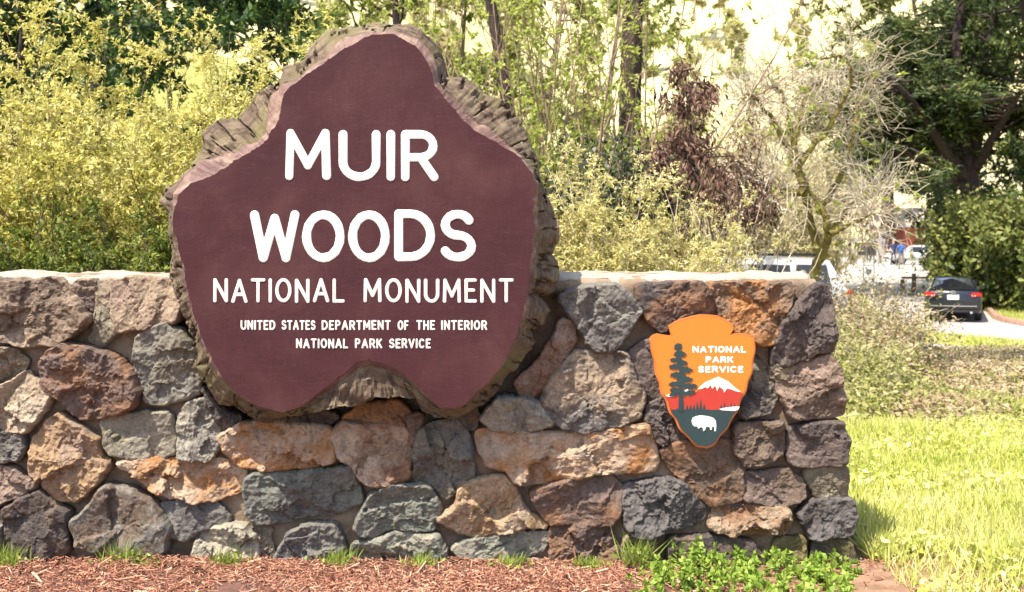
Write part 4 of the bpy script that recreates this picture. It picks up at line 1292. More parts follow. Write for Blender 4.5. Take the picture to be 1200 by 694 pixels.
# ---- dark ivy thicket and the dead, brown leaved growth
def thicket(name, label, cat, px, Y, top, halfw, depth, n, leaf, mats, seed, hang=0.0, twigs=120, mat_t=M_twig, base_py=None, group=None):
    """a mound of leaves carried on crossing twigs"""
    rg = np.random.default_rng(seed)
    b = ground_at(px, Y)
    root = thing(name, label, cat, b, group=group)
    H = top_h(top, Y, b); Wd = halfw * Y / FPX
    z0 = 0.0 if base_py is None else max(0, top_h(base_py, Y, b))
    T, L = Tubes(), Leaves(rg)
    for i in range(twigs):
        x = rg.normal(0, 0.5) * Wd; y = rg.normal(0, 0.4) * depth
        x, y = np.clip(x, -Wd, Wd), np.clip(y, -depth, depth)
        top_here = H * (1 - 0.55 * (x / Wd) ** 2) * rg.uniform(0.75, 1.0)
        if z0 > 0 and rg.random() < 0.7:
            st = [x, y, rg.uniform(z0, max(z0 + 0.1, top_here))]
            tw = walk(rg, st, [rg.normal(0, 1), rg.normal(0, 0.6), rg.uniform(-0.5, 1)], Wd * rg.uniform(0.4, 1.0), 7, 0.25, (0, 0, -0.05))
        else:
            tw = walk(rg, [x * 0.6, y * 0.6, 0], [x * 0.5 / max(0.3, H), y * 0.3, 1], top_here, 9, 0.14)
        tw[:, 0] = np.clip(tw[:, 0], -1.7 * Wd, 1.7 * Wd)
        T.add(tw, 0.012, 0.004, 4)
        s0 = 0.0 if z0 == 0 else min(0.95, z0 / max(0.2, top_here)) if tw[0][2] < 0.05 else 0.0
        p, d = on_twig(tw, rg.uniform(s0, 1, n))
        p = p + rg.normal(0, 0.05 * Wd + 0.03, p.shape)
        p = p[np.abs(p[:, 0]) < Wd * (0.72 + 0.55 * rg.uniform(0, 1, len(p)) ** 1.5 + 0.4 * fbm(np.c_[p[:, 2] * 2.2, np.sign(p[:, 0]) * 5, np.zeros(len(p))], seed, 2))]
        q = rg.normal(0, 0.8, (len(p), 3)) + np.array([0, 0, -hang])
        L.add(p, q, leaf[0], leaf[1])
    L.build("foliage", mats, root)
    T.build("stems", mat_t, root)
    return root


thicket("ivy_thicket", "dark ivy thicket behind the straw yellow shrubs beneath the dark trunk", "thicket", 705, 9.2, 120, 66, 0.5, 200, (0.045, 0.032), M_ivy, 51)
thicket("dead_vine_thicket", "heap of hanging dead brown leaves on a curved snag", "thicket", 803, 9.2, 62, 44, 0.35, 70, (0.065, 0.020), M_dead, 52, hang=1.2, base_py=215)
thicket("dead_vine_thicket", "wide mat of dead brown leaves in front of the mossy tree", "thicket", 868, 12.0, 130, 42, 0.4, 34, (0.065, 0.020), M_dead, 53, hang=1.0, base_py=255, mat_t=M_strw)
thicket("ivy_thicket", "green and black ivy growing below the heap of dead leaves", "thicket", 768, 9.4, 150, 28, 0.35, 180, (0.045, 0.032), M_ivy, 54)


# ---- dry brush on the slope behind the parked wagon
M_brush = leaf_mat("dry_brush_leaf", [(0.20, 0.15, 0.07), (0.38, 0.32, 0.15), (0.52, 0.46, 0.24), (0.62, 0.56, 0.36)], 0.35)
for px_, top_, hw_, Y_, lab_ in ((770, 120, 60, 27, "tall dry pale brush on the slope behind the heap of dead leaves"), (835, 150, 55, 28, "dry pale brush on the slope behind the white wagon's bonnet"),
                                 (895, 165, 55, 29, "dry pale brush on the slope behind the white wagon's roof"), (948, 190, 34, 30, "dry pale brush on the slope right behind the mossy leaning trunk"),
                                 (870, 60, 75, 44, "highest dry brush clump, farther up the slope over the white wagon"), (955, 90, 55, 46, "dry brush clump farther up the slope behind the bare tree's crown")):
    pshrub(px_, top_, hw_, Y_, "dry_brush", lab_, "shrub", 36, 14, 7, (0.10, 0.036), M_brush, M_strw, 300 + px_, group="dry brush on the slope", low=0.12, sublen=0.32, wig=0.2, stem_r=0.026)


# ---- bare pale twig tree with the mossy leaning trunk
def bare_tree():
    rg = np.random.default_rng(61)
    Y = 15.0
    b = ground_at(928, Y)
    root = thing("bare_tree", "bare pale twigged tree with a mossy yellow leaning trunk", "tree", b)
    def loc(px, py, dy=0.0):
        p = P(px, py, Y + dy)
        return np.array([p.x - b.x, dy, p.z - b.z])
    def curve(pix, dy=0.0, n=26):
        A = np.array([loc(x, y, dy + 0.2 * math.sin(i)) for i, (x, y) in enumerate(pix)])
        s = np.linspace(0, 1, len(A)); t = np.linspace(0, 1, n)
        C = np.stack([np.interp(t, s, A[:, k]) for k in range(3)], 1)
        for _ in range(3): C[1:-1] = (C[:-2] + 2 * C[1:-1] + C[2:]) / 4
        return C + rg.normal(0, 0.012, C.shape)
    M, W, L = Tubes(), Tubes(), Leaves(rg)
    base_pts = [(928, 470), (940, 380), (953, 322), (966, 292), (973, 272), (966, 250), (952, 230), (942, 212)]
    main = [curve(base_pts), curve([(966, 300), (958, 292), (952, 270), (944, 225), (935, 195), (930, 165), (938, 130), (946, 108), (958, 95), (985, 92)]),
            curve([(972, 275), (985, 255), (1000, 240), (1018, 232), (1034, 222)], 0.3),
            curve([(944, 225), (915, 226), (905, 222), (898, 220)], -0.3),
            curve([(940, 215), (922, 170), (905, 140), (890, 120), (880, 110), (866, 118)], -0.2),
            curve([(958, 250), (990, 200), (1000, 150), (1012, 110), (1022, 80)], 0.5),
            curve([(946, 235), (930, 190), (926, 140), (918, 110), (908, 100), (895, 106), (890, 125)], 0.2),
            curve([(935, 195), (962, 160), (990, 120), (1000, 85), (985, 62), (962, 70)], -0.1),
            curve([(972, 275), (994, 264), (1012, 256), (1026, 250)], -0.4)]
    rad = [0.092, 0.066, 0.05, 0.06, 0.045, 0.05, 0.04, 0.045, 0.04]
    for c, r in zip(main, rad): M.add(c, r, r * 0.28, 8)
    for c in main[1:]:
        for _ in range(50):
            p, d = on_twig(c, rg.uniform(0.25, 1, 1))
            q = d[0] / np.linalg.norm(d[0]) * 0.35 + rg.normal(0, 0.6, 3) + np.array([0.0, 0, 0.30])
            t = walk(rg, p[0], q, rg.uniform(0.35, 0.95), 9, 0.2, (0.0, 0, -0.02))
            W.add(t, 0.010, 0.004, 3)
            for _ in range(4):
                p2, d2 = on_twig(t, rg.uniform(0.2, 1, 1))
                t2 = walk(rg, p2[0], d2[0] / np.linalg.norm(d2[0]) * 0.8 + rg.normal(0, 0.5, 3), rg.uniform(0.15, 0.5), 6, 0.22, (0, 0, -0.03))
                W.add(t2, 0.0055, 0.003, 3)
                if rg.random() < 0.07: dress(rg, L, t2[-3:], 7, 0.08, 0.036, 0.2, 0.8)
    L.build("foliage", M_lime, root)
    M.build("trunk", M_mossy, root)
    W.build("twigs", M_strw, root)


bare_tree()


# ---- the big dark tree by the road, its neighbour and the bushes at its foot
def big_tree():
    rg = np.random.default_rng(71)
    Y = 44.0
    b = ground_at(1150, Y)
    root = thing("cypress_tree", "huge dark cypress with several leaning trunks beside the road", "tree", b)
    def loc(px, py, dy=0.0):
        p = P(px, py, Y + dy); return np.array([p.x - b.x, dy, p.z - b.z])
    T, L = Tubes(), Leaves(rg)
    lines = [([(1140, 330), (1137, 215), (1128, 150), (1120, 90), (1122, 40), (1130, -30)], 0.42, 0),
             ([(1138, 215), (1110, 180), (1085, 140), (1066, 115), (1040, 90)], 0.26, -1.5),
             ([(1136, 225), (1104, 195), (1070, 170), (1052, 135), (1042, 105), (1025, 80)], 0.24, 0.5),
             ([(1138, 215), (1118, 150), (1095, 95), (1080, 50), (1070, 0)], 0.22, 1.5),
             ([(1139, 200), (1150, 130), (1155, 70), (1165, 10)], 0.26, -0.5),
             ([(1104, 195), (1075, 188), (1055, 172), (1035, 165)], 0.14, -1.0),
             ([(1142, 200), (1170, 150), (1195, 110)], 0.22, -2.0)]
    limbs = []
    for pix, r, dy in lines:
        A = np.array([loc(x, y, dy * i / max(1, len(pix) - 1) * 1.5) for i, (x, y) in enumerate(pix)])
        s = np.linspace(0, 1, len(A)); t = np.linspace(0, 1, 24)
        C = np.stack([np.interp(t, s, A[:, k]) for k in range(3)], 1)
        for _ in range(2): C[1:-1] = (C[:-2] + 2 * C[1:-1] + C[2:]) / 4
        T.add(C, r, r * 0.3, 8); limbs.append(C)
    # layered sprays: near-level boughs ending in flat foliage pads
    for c in limbs:
        for _ in range(26):
            p, d = on_twig(c, rg.uniform(0.45, 1, 1))
            a = rg.uniform(0, math.pi) if rg.random() < 0.8 else rg.uniform(0, 2 * math.pi)
            bo = walk(rg, p[0], [math.cos(a), math.sin(a), rg.uniform(-0.05, 0.4)], rg.uniform(1.5, 3.8), 8, 0.12, (0, 0, -0.01))
            T.add(bo, 0.05, 0.012, 4)
            for _ in range(7):
                p2, d2 = on_twig(bo, rg.uniform(0.3, 1, 1))
                tw = walk(rg, p2[0], d2[0] / np.linalg.norm(d2[0]) + rg.normal(0, 0.8, 3) * np.array([1, 1, 0.3]), rg.uniform(0.6, 1.4), 5, 0.18, (0, 0, -0.02))
                T.add(tw, 0.014, 0.005, 3)
                n = 34
                pp, dd = on_twig(tw, rg.uniform(0.1, 1, n))
                pp = pp + rg.normal(0, 0.14, (n, 3)) * np.array([1, 1, 0.4])
                L.add(pp, rg.normal(0, 1, (n, 3)) * np.array([1, 1, 0.45]), 0.26, 0.07)
    L.build("crown", M_con, root)
    T.build("trunk", M_black, root)


big_tree()
ptree(1215, -260, 42, "cypress_tree", "dense dark cypress beyond the grass verge, bushy down to the bank", 0.4, 3.4, M_con, M_black, 72, limbs=26, twigs=11, first=0.2, leaf=(0.26, 0.08), leaves=22, droop=-0.04)
ptree(1105, -200, 60, "cypress_tree", "tall dark cypress standing behind the many trunked one", 0.5, 5.5, M_con, M_black, 73, limbs=30, twigs=11, first=0.04, leaf=(0.36, 0.12), leaves=22, droop=-0.03)
ptree(1205, -150, 58, "cypress_tree", "dark cypress closing the wood beyond the bushes on the bank", 0.4, 5.0, M_con, M_black, 75, limbs=28, twigs=11, first=0.04, leaf=(0.34, 0.11), leaves=20, droop=-0.03)
ptree(1040, -60, 95, "cypress_tree", "rounder green cypress behind the pavilion roof", 0.6, 8.0, M_bush, M_black, 74, limbs=18, twigs=11, first=0.2, leaf=(0.6, 0.24), leaves=20)
BG = "bushes on the bank beside the road"
thicket("roadside_bush", "broad leafy bush on the bank just behind the black sedan", "bush", 1132, 42, 212, 42, 1.6, 120, (0.22, 0.13), M_bush, 81, twigs=110, group=BG)
thicket("roadside_bush", "leafy bush with brown stems over the grass verge by the kerb", "bush", 1185, 40, 205, 44, 1.6, 120, (0.22, 0.13), M_bush, 82, twigs=110, group=BG)
thicket("roadside_bush", "shaded dark bush under the cypress trunks", "bush", 1145, 47, 190, 60, 1.8, 120, (0.24, 0.14), M_con, 83, twigs=110, group=BG)
thicket("roadside_bush", "light green bush in front of the pavilion roof end", "bush", 1118, 62, 255, 15, 1.0, 90, (0.26, 0.14), M_bush, 84, twigs=60, group=BG)

# ---- pale trees on the far hillside
def hill_trees():
    rg = np.random.default_rng(91)
    protos = []
    for k in range(3):
        t = tree("hillside_tree", "pale sunlit tree on the far hillside", Vector((0, 0, 0)), 9, 0.25, 3.6, M_pale, M_strw, 92 + k, limbs=9, twigs=7, first=0.25, leaf=(0.75, 0.36), leaves=12, sub=1)
        protos.append(t)
    spots = []
    for px in np.linspace(-40, 1040, 19):
        for row, Y in enumerate((135, 175, 225)):
            spots.append((px + rg.uniform(-28, 28), Y + rg.uniform(-14, 14)))
    for i, (px, Y) in enumerate(spots):
        o = protos[i % 3] if i < 3 else copy_tree(protos[i % 3])
        o.location = ground_at(px, Y) - Vector((0, 0, 0.6))
        o.rotation_euler = (0, 0, rg.uniform(0, 6.28))
        s = rg.uniform(0.75, 1.35)
        o.scale = (s, s, s * rg.uniform(0.85, 1.15))
        tag(o, "pale sunlit tree, one of many scattered up the dry far hillside", "tree", "pale trees on the far hillside")


hill_trees()

# ------------------------------------------------------------------ ground cover
def scatter_grass():
    rg = np.random.default_rng(101)
    L = Leaves(rg)
    # meadow past the wall end
    N = 170000
    y = 4.3 + (rg.uniform(0, 1, N) ** 1.6) * 7.5
    x = rg.uniform(1.2, 6.2, N) * (y / 8.0) ** 0.75 + 0.3
    ok = (x > 1.62) & (rg.random(N) < 0.75 + 0.4 * vnoise(np.c_[x * 1.4, y * 1.4, np.zeros(N)], 5))
    bare = ((x - 1.88) / 0.50) ** 2 + ((y - 4.55) / 0.42) ** 2 < 1 + 0.6 * vnoise(np.c_[x * 6, y * 6, np.zeros(N)], 8)
    ok &= ~(bare & (rg.random(N) < 0.88))
    x, y = x[ok], y[ok]
    z = terrain(x, y)
    n = len(x)
    d = rg.normal(0, 0.42, (n, 3)); d[:, 2] = 1
    patch = 0.40 + 0.75 * np.clip((vnoise(np.c_[x * 1.1, y * 1.1, np.zeros(n)], 15) + fbm(np.c_[x * 4, y * 4, np.zeros(n)], 16, 2) * 0.7 + 1) / 2, 0, 1.3)
    L.p.append(np.c_[x, y, z]); L.d.append(d); L.l.append(rg.uniform(0.04, 0.15, n) * patch + 0.015); L.w.append(rg.uniform(0.004, 0.009, n))
    # clover and broad weeds among the blades
    N = 26000
    y2 = 4.4 + rg.uniform(0, 1, N) ** 1.4 * 7; x2 = rg.uniform(1.3, 6.0, N) * (y2 / 8.0) ** 0.75 + 0.3
    ok = (x2 > 1.62) & (fbm(np.c_[x2 * 2.3, y2 * 2.3, np.zeros(N)], 44, 3) > 0.12)
    x2, y2 = x2[ok], y2[ok]
    L.add(np.c_[x2, y2, terrain(x2, y2) + rg.uniform(0.02, 0.10, len(x2))], rg.normal(0, 1, (len(x2), 3)) * np.array([1, 1, 0.5]), 0.035, 0.024)
    # verge by the kerb and the strip under the shrubs
    N = 26000
    y = rg.uniform(26, 46, N); x = np.interp(y, [20, 33, 38, 45.4], [15.95, 15.95, 16.65, 19.2]) + rg.uniform(0, 1, N) ** 1.5 * 5
    z = terrain(x, y)
    d = rg.normal(0, 0.4, (N, 3)); d[:, 2] = 1
    L.p.append(np.c_[x, y, z]); L.d.append(d); L.l.append(rg.uniform(0.10, 0.3, N)); L.w.append(rg.uniform(0.015, 0.035, N))
    N = 9000
    y = rg.uniform(18, 36, N); x = np.interp(y, [12, 24, 30, 38], [11.1, 11.1, 11.5, 12.6]) + 0.12 - rg.uniform(0, 1, N) ** 2 * 0.9
    d = rg.normal(0, 0.45, (N, 3)); d[:, 2] = 1
    L.p.append(np.c_[x, y, terrain(x, y)]); L.d.append(d); L.l.append(rg.uniform(0.06, 0.24, N)); L.w.append(rg.uniform(0.012, 0.03, N))
    m = leaf_mat("meadow_grass_blade", [(0.16, 0.23, 0.03), (0.40, 0.45, 0.08), (0.58, 0.58, 0.17), (0.72, 0.67, 0.38)], 0.4, patch=1.2)
    o = L.build("grass", m, None)
    tag(o, "fresh green grass of the meadow and verge", "grass", kind='stuff')


scatter_grass()


def bramble():
    """low mound of leafy and dry canes between the meadow and the road"""
    rg = np.random.default_rng(111)
    T, Lg, Ld = Tubes(), Leaves(rg), Leaves(rg)

    def mound(x, y):
        c = x / y                        # how far across, as seen from the path
        h = np.interp(c, [0.2, 0.25, 0.31, 0.346, 0.366, 0.38, 0.4, 0.415, 0.46], [1.3, 1.3, 1.25, 1.36, 0.5, 0.16, 0.13, 0.12, 0.04])
        e = np.clip((y - 8.6) / 6.4, 0.06, 1); e = e * e * (3 - 2 * e)
        h = h * np.maximum(e, 0.12) * np.clip((20 - y) / 3.0, 0.12, 1)
        return h * (0.85 + 0.3 * vnoise(np.c_[x * 1.1, y * 1.1, np.zeros(len(x))], 4))
    N = 4200
    y = 8.4 + rg.uniform(0, 1, N) ** 0.9 * 13; c = rg.uniform(0.22, 0.50, N); x = c * y
    ok = (x < 10.6) & (c > 0.2) & (y > 9.3 + 1.3 * fbm(np.c_[x * 2.6, y * 0.8, np.zeros(N)], 71, 3) + rg.normal(0, 0.7, N))
    x, y = x[ok], y[ok]
    z = terrain(x, y); h = mound(x, y)
    for i in range(len(x)):
        hh = max(h[i], 0.08)
        a = rg.uniform(0, 6.28)
        if 0.325 < x[i] / y[i] < 0.42 and math.cos(a) > 0: a = math.pi - a
        t = walk(rg, [x[i], y[i], z[i]], [math.cos(a) * 0.8, math.sin(a) * 0.8, 1.2], hh * rg.uniform(0.9, 1.5), 7, 0.18, (0, 0, -0.10))
        T.add(t, 0.005, 0.003, 3)
        dry = vnoise(np.array([[x[i] * 0.8, y[i] * 0.8, 2.0]]), 9)[0] + 0.55 * (y[i] > 12.5) - 0.25 * (y[i] < 11) > 0.1
        n = 60
        p, d = on_twig(t, rg.uniform(0.1, 1, n))
        p = p + rg.normal(0, 0.10, (n, 3)) * np.array([1, 1, 0.5])
        p[:, 2] = np.maximum(p[:, 2], terrain(p[:, 0], p[:, 1]) + 0.02)
        (Ld if dry and rg.random() < 0.75 else Lg).add(p, rg.normal(0, 1, (n, 3)) * np.array([1, 1, 0.6]), 0.055, 0.028)
    mg = leaf_mat("bramble_leaf", [(0.115, 0.144, 0.029), (0.245, 0.259, 0.065), (0.360, 0.346, 0.122), (0.446, 0.403, 0.230)], 0.35)
    md = leaf_mat("dry_bramble_leaf", [(0.158, 0.101, 0.050), (0.288, 0.209, 0.115), (0.396, 0.310, 0.194), (0.475, 0.403, 0.274)], 0.25)
    root = thing("bramble_cover", "tangled low bramble cover of green and dry leaves between meadow and road", "ground cover", (0, 0, 0))
    root['kind'] = 'stuff'
    for nm, L, m in (("green_leaves", Lg, mg), ("dry_leaves", Ld, md)):
        o = L.build(nm, m, root); o['kind'] = 'stuff'
    o = T.build("canes", M_strw, root); o['kind'] = 'stuff'


bramble()


def mulch():
    rg = np.random.default_rng(121)
    N = 60000
    x = rg.uniform(-2.7, 2.3, N); y = rg.uniform(4.2, 5.02, N)
    keep = ((x < 0.75) | (rg.random(N) < 0.22)) & (rg.random(N) < 0.75 + 0.7 * fbm(np.c_[x * 3.5, y * 3.5, np.zeros(N)], 19, 3))
    x, y = x[keep], y[keep]; N = len(x)
    heap = 0.010 + 0.018 * np.clip(vnoise(np.c_[x * 2.2, y * 2.2, np.zeros(N)], 3) + 0.4, 0, 1) + 0.04 * np.exp(-((x + 1.55) / 0.28) ** 2 - ((y - 4.85) / 0.18) ** 2)
    z = 0.008 + rg.uniform(0, 1, N) ** 0.5 * heap
    d = rg.normal(0, 1, (N, 3)) * np.array([1, 1, 0.35]); d /= np.linalg.norm(d, axis=1)[:, None]
    L = (0.008 + 0.045 * rg.uniform(0, 1, N) ** 2.2)[:, None]; W = rg.uniform(0.0012, 0.004, N)[:, None]
    bigp = (rg.random(N) < 0.012)[:, None]; L = np.where(bigp, L * 2.2 + 0.025, L); W = np.where(bigp, W * 2.6, W)
    rv = rg.normal(0, 1, (N, 3)); s = np.cross(d, rv); s /= np.linalg.norm(s, axis=1)[:, None]; u = np.cross(s, d)
    p = np.c_[x, y, z]
    v = np.stack([p - d * L / 2 + s * W, p - d * L / 2 - s * W * 0.6, p - d * L / 2 + u * W, p + d * L / 2 + s * W * 0.5, p + d * L / 2 - s * W * 0.7, p + d * L / 2 + u * W * 0.6], 1).reshape(-1, 3)
    k = np.arange(N)[:, None] * 6
    f = np.concatenate([k + np.array([[0, 1, 4, 3]]), k + np.array([[1, 2, 5, 4]]), k + np.array([[2, 0, 3, 5]])])
    m, n, l, b = new_mat("redwood_chip")
    geo = n.new("ShaderNodeNewGeometry")
    r = ramp(n, [(0.0, (0.09, 0.04, 0.03)), (0.3, (0.26, 0.10, 0.06)), (0.7, (0.46, 0.21, 0.125)), (1.0, (0.64, 0.42, 0.29))]); l.new(geo.outputs["Random Per Island"], r.inputs[0])
    l.new(r.outputs[0], b.inputs["Base Color"]); b.inputs["Roughness"].default_value = 0.9
    o = link("bark_mulch", mesh_np("bark_mulch", v, f), m)
    tag(o, "reddish shredded redwood mulch along the foot of the wall", "mulch", kind='stuff')
    # soil bed under the chips
    xs = np.linspace(-4, 1.3, 120); ys = np.linspace(3.0, 5.0, 40)
    X, Y = np.meshgrid(xs, ys, indexing='ij'); pp = np.stack([X.ravel(), Y.ravel(), np.zeros(X.size)], 1)
    e = np.clip(np.minimum(1.3 - X.ravel(), 1.0) / 0.4, 0, 1)
    Z = 0.004 + e * (0.004 + 0.008 * np.clip(vnoise(np.c_[pp[:, 0] * 2.2, pp[:, 1] * 2.2, np.zeros(len(pp))], 3) + 0.4, 0, 1) + 0.006 * fbm(pp * 18, 6, 3)) - 0.02 * (1 - e) + 0.002 * e
    i = np.arange(len(xs) - 1)[:, None] * len(ys) + np.arange(len(ys) - 1)[None]
    f = np.stack([i, i + len(ys), i + len(ys) + 1, i + 1], -1).reshape(-1, 4)
    o = link("mulch_bed", mesh_np("mulch_bed", np.c_[pp[:, :2], Z], f), plain("dark_mulch_bed", (0.13, 0.062, 0.044), 0.95, var=0.5, scale=20, bmp=0.8), smooth=True)
    tag(o, kind='structure')


mulch()


def weeds():
    rg = np.random.default_rng(131)
    T, L = Tubes(), Leaves(rg)
    for i in range(260):
        px = rg.uniform(735, 1005)
        edge = np.clip((px - 735) / 60, 0.2, 1) * np.clip((1010 - px) / 40, 0.3, 1)
        y = rg.uniform(4.45, 4.97); x = (px - CX) * y / FPX
        h = rg.uniform(0.02, 0.14) * edge * (1.15 if 770 < px < 830 else 0.8)
        t = walk(rg, [x, y, 0.0], [rg.normal(0, 0.3), rg.normal(0, 0.3) - 0.1, 1], h, 5, 0.15)
        T.add(t, 0.002, 0.001, 3)
        dress(rg, L, t, 16, 0.026, 0.018, 0.15, 0.9, 0.3)
    m = leaf_mat("weed_leaf", [(0.11, 0.20, 0.02), (0.24, 0.36, 0.05), (0.38, 0.48, 0.10)], 0.4, patch=4)
    root = thing("leafy_weeds", "bright green leafy weeds along the wall foot under the emblem", "weeds", (0, 0, 0)); root['kind'] = 'stuff'
    o = L.build("leaves", m, root); o['kind'] = 'stuff'
    o = T.build("stalks", M_fern, root); o['kind'] = 'stuff'
    mg = leaf_mat("tuft_blade", [(0.12, 0.20, 0.03), (0.26, 0.34, 0.06), (0.42, 0.44, 0.12)], 0.35, patch=3)
    spots = [(147, 655, 26, "leafy grass tuft at the foot of the brown stone by the mulch heap"), (266, 672, 16, "grass tuft before the pale lichen stone"),
             (172, 668, 10, "thin grass tuft beside the mulch heap"), (10, 650, 22, "grass tuft at the dark stone in the frame's corner"),
             (395, 668, 18, "thin grass blades between the dark grey stone and the pale one"), (492, 668, 12, "grass tuft in front of the pale cream stone"),
             (690, 668, 9, "smallest green tuft below the mauve stone"), (600, 672, 10, "grass tuft under the long flat green stone"), (748, 640, 34, "tall grass tuft where the leafy weeds begin")]
    for px, py, hpx, lab in spots:
        y = 4.93; x = (px - CX) * y / FPX
        r = thing("grass_tuft", lab, "grass tuft", (x, y, 0.01), group="grass tufts at the wall foot")
        L = Leaves(rg); n = 130
        L.p.append(np.c_[rg.normal(0, 0.035, n), rg.normal(0, 0.025, n), np.zeros(n)])
        d = rg.normal(0, 0.42, (n, 3)); d[:, 2] = 1; d[:, 1] -= 0.12
        L.d.append(d); L.l.append(rg.uniform(0.35, 1.2, n) * hpx * y / FPX * 1.15 + 0.02); L.w.append(rg.uniform(0.003, 0.007, n))
        n = 60
        L.add(np.c_[rg.normal(0, 0.05, n), rg.normal(-0.01, 0.03, n), rg.uniform(0.01, 0.7, n) * hpx * y / FPX], rg.normal(0, 1, (n, 3)), 0.022, 0.014)
        L.build("blades", mg, r)


weeds()

# ------------------------------------------------------------------ vehicles
m_glass = plain("dark_car_glass", (0.03, 0.033, 0.036), 0.08, var=0.05, spec=0.5)
m_glass.node_tree.nodes["Principled BSDF"].inputs["IOR"].default_value = 1.5
m_glass2 = plain("bright_rear_glass", (0.05, 0.055, 0.06), 0.05, var=0.05, spec=1.0, coat=1.0)
m_glass2.node_tree.nodes["Principled BSDF"].inputs["IOR"].default_value = 3.0
m_blackpaint = plain("black_car_paint", (0.008, 0.009, 0.014), 0.25, var=0.1, coat=0.4)
m_whitepaint = plain("white_car_paint", (0.50, 0.50, 0.50), 0.3, var=0.03, coat=0.6)
m_tyre = plain("tyre_rubber", (0.02, 0.02, 0.02), 0.85)
m_rim = plain("alloy_rim", (0.45, 0.45, 0.46), 0.35, metal=0.8)
m_red = plain("red_lens", (0.42, 0.012, 0.02), 0.15, var=0.15, scale=30, coat=0.6)
m_plate = plain("blank_plate", (0.75, 0.74, 0.72), 0.5, var=0.05)
m_chrome = plain("chrome_trim", (0.7, 0.7, 0.7), 0.2, metal=0.9)
m_trim = plain("black_plastic", (0.015, 0.015, 0.016), 0.6)
m_amber = plain("headlamp_lens", (0.6, 0.6, 0.6), 0.15, coat=0.5)


def loft(sections):
    """sections: list of (y, [(x, z), ...]) half outlines from bottom centre line outwards to top centre; mirrored in x"""
    V, k = [], None
    for y, half in sections:
        ring = [(x, z) for x, z in half] + [(-x, z) for x, z in reversed(half)]
        k = len(ring)
        V += [(x, y, z) for x, z in ring]
    F = []
    for i in range(len(sections) - 1):
        for j in range(k):
            a, b = i * k + j, i * k + (j + 1) % k
            F.append((a, b, b + k, a + k))
    F.append(tuple(range(k))[::-1]); F.append(tuple((len(sections) - 1) * k + j for j in range(k)))
    me = bpy.data.meshes.new("loft")
    me.from_pydata(V, [], F); me.update()
    bm = bmesh.new(); bm.from_mesh(me); bmesh.ops.recalc_face_normals(bm, faces=bm.faces)
    bpy.data.meshes.remove(me)
    return bm


def body_half(wl, zb, zm, zt, tw):
    """half section: sill, waist, shoulder, top"""
    return [(0.0, zb), (wl * 0.86, zb), (wl * 0.96, zb + 0.07), (wl, zm - 0.12), (wl, zm), (wl * 0.975, zm + (zt - zm) * 0.5), (tw, zt), (0.0, zt + 0.015)]


def smooth_obj(o, angle=40, sub=1):
    o.data.shade_smooth(); o.data.set_sharp_from_angle(angle=R(angle))
    return o


def rbox(bm, c, s, bev=0.01, rot=None):
    r = bmesh.ops.create_cube(bm, size=1.0, matrix=Matrix.Translation(c) @ (rot if rot else Matrix.Identity(4)) @ Matrix.Diagonal((s[0], s[1], s[2], 1)))
    if bev:
        ed = list({e for v in r['verts'] for e in v.link_edges})
        bmesh.ops.bevel(bm, geom=ed, offset=bev, segments=2, affect='EDGES')


def quad_panel(pts, thick, mat, name, parent):
    """a thin plate over four corners (rear / side glass, lamps)"""
    bm = bmesh.new()
    P4 = [Vector(p) for p in pts]
    nrm = (P4[1] - P4[0]).cross(P4[3] - P4[0]).normalized()
    a = [bm.verts.new(p + nrm * thick) for p in P4]; b = [bm.verts.new(p - nrm * 0.01) for p in P4]
    n = len(P4)
    bm.faces.new(a); bm.faces.new(b[::-1])
    for i in range(n): bm.faces.new((a[i], b[i], b[(i + 1) % n], a[(i + 1) % n]))
    bmesh.ops.recalc_face_normals(bm, faces=bm.faces)
    return bm_obj(name, bm, mat, parent)


def wheel(parent, x, y, r, wdt):
    w_ = bmesh.new()
    prof = [(r * 0.62, -wdt / 2), (r * 0.93, -wdt / 2), (r, -wdt * 0.32), (r, wdt * 0.32), (r * 0.93, wdt / 2), (r * 0.62, wdt / 2)]
    n = 28
    vs = [[w_.verts.new((h, rr * math.cos(2 * math.pi * i / n), rr * math.sin(2 * math.pi * i / n))) for rr, h in prof] for i in range(n)]
    for i in range(n):
        for j in range(len(prof)):
            w_.faces.new((vs[i][j], vs[(i + 1) % n][j], vs[(i + 1) % n][(j + 1) % len(prof)], vs[i][(j + 1) % len(prof)]))
    bmesh.ops.recalc_face_normals(w_, faces=w_.faces)
    o = bm_obj("wheel", w_, m_tyre, parent); o.location = (x, y, r); smooth_obj(o)
    b = bmesh.new()
    bmesh.ops.create_cone(b, cap_ends=True, segments=24, radius1=r * 0.63, radius2=r * 0.63, depth=wdt * 0.7, matrix=Matrix.Rotation(R(90), 4, 'Y'))
    for i in range(5):
        a = 2 * math.pi * i / 5
        rbox(b, Vector((math.copysign(wdt * 0.38, x), math.cos(a) * r * 0.3, math.sin(a) * r * 0.3)), (0.03, r * 0.12, r * 0.5), 0.004, Matrix.Rotation(a - math.pi / 2, 4, 'X'))
    bm_obj("rim", b, m_rim, o)


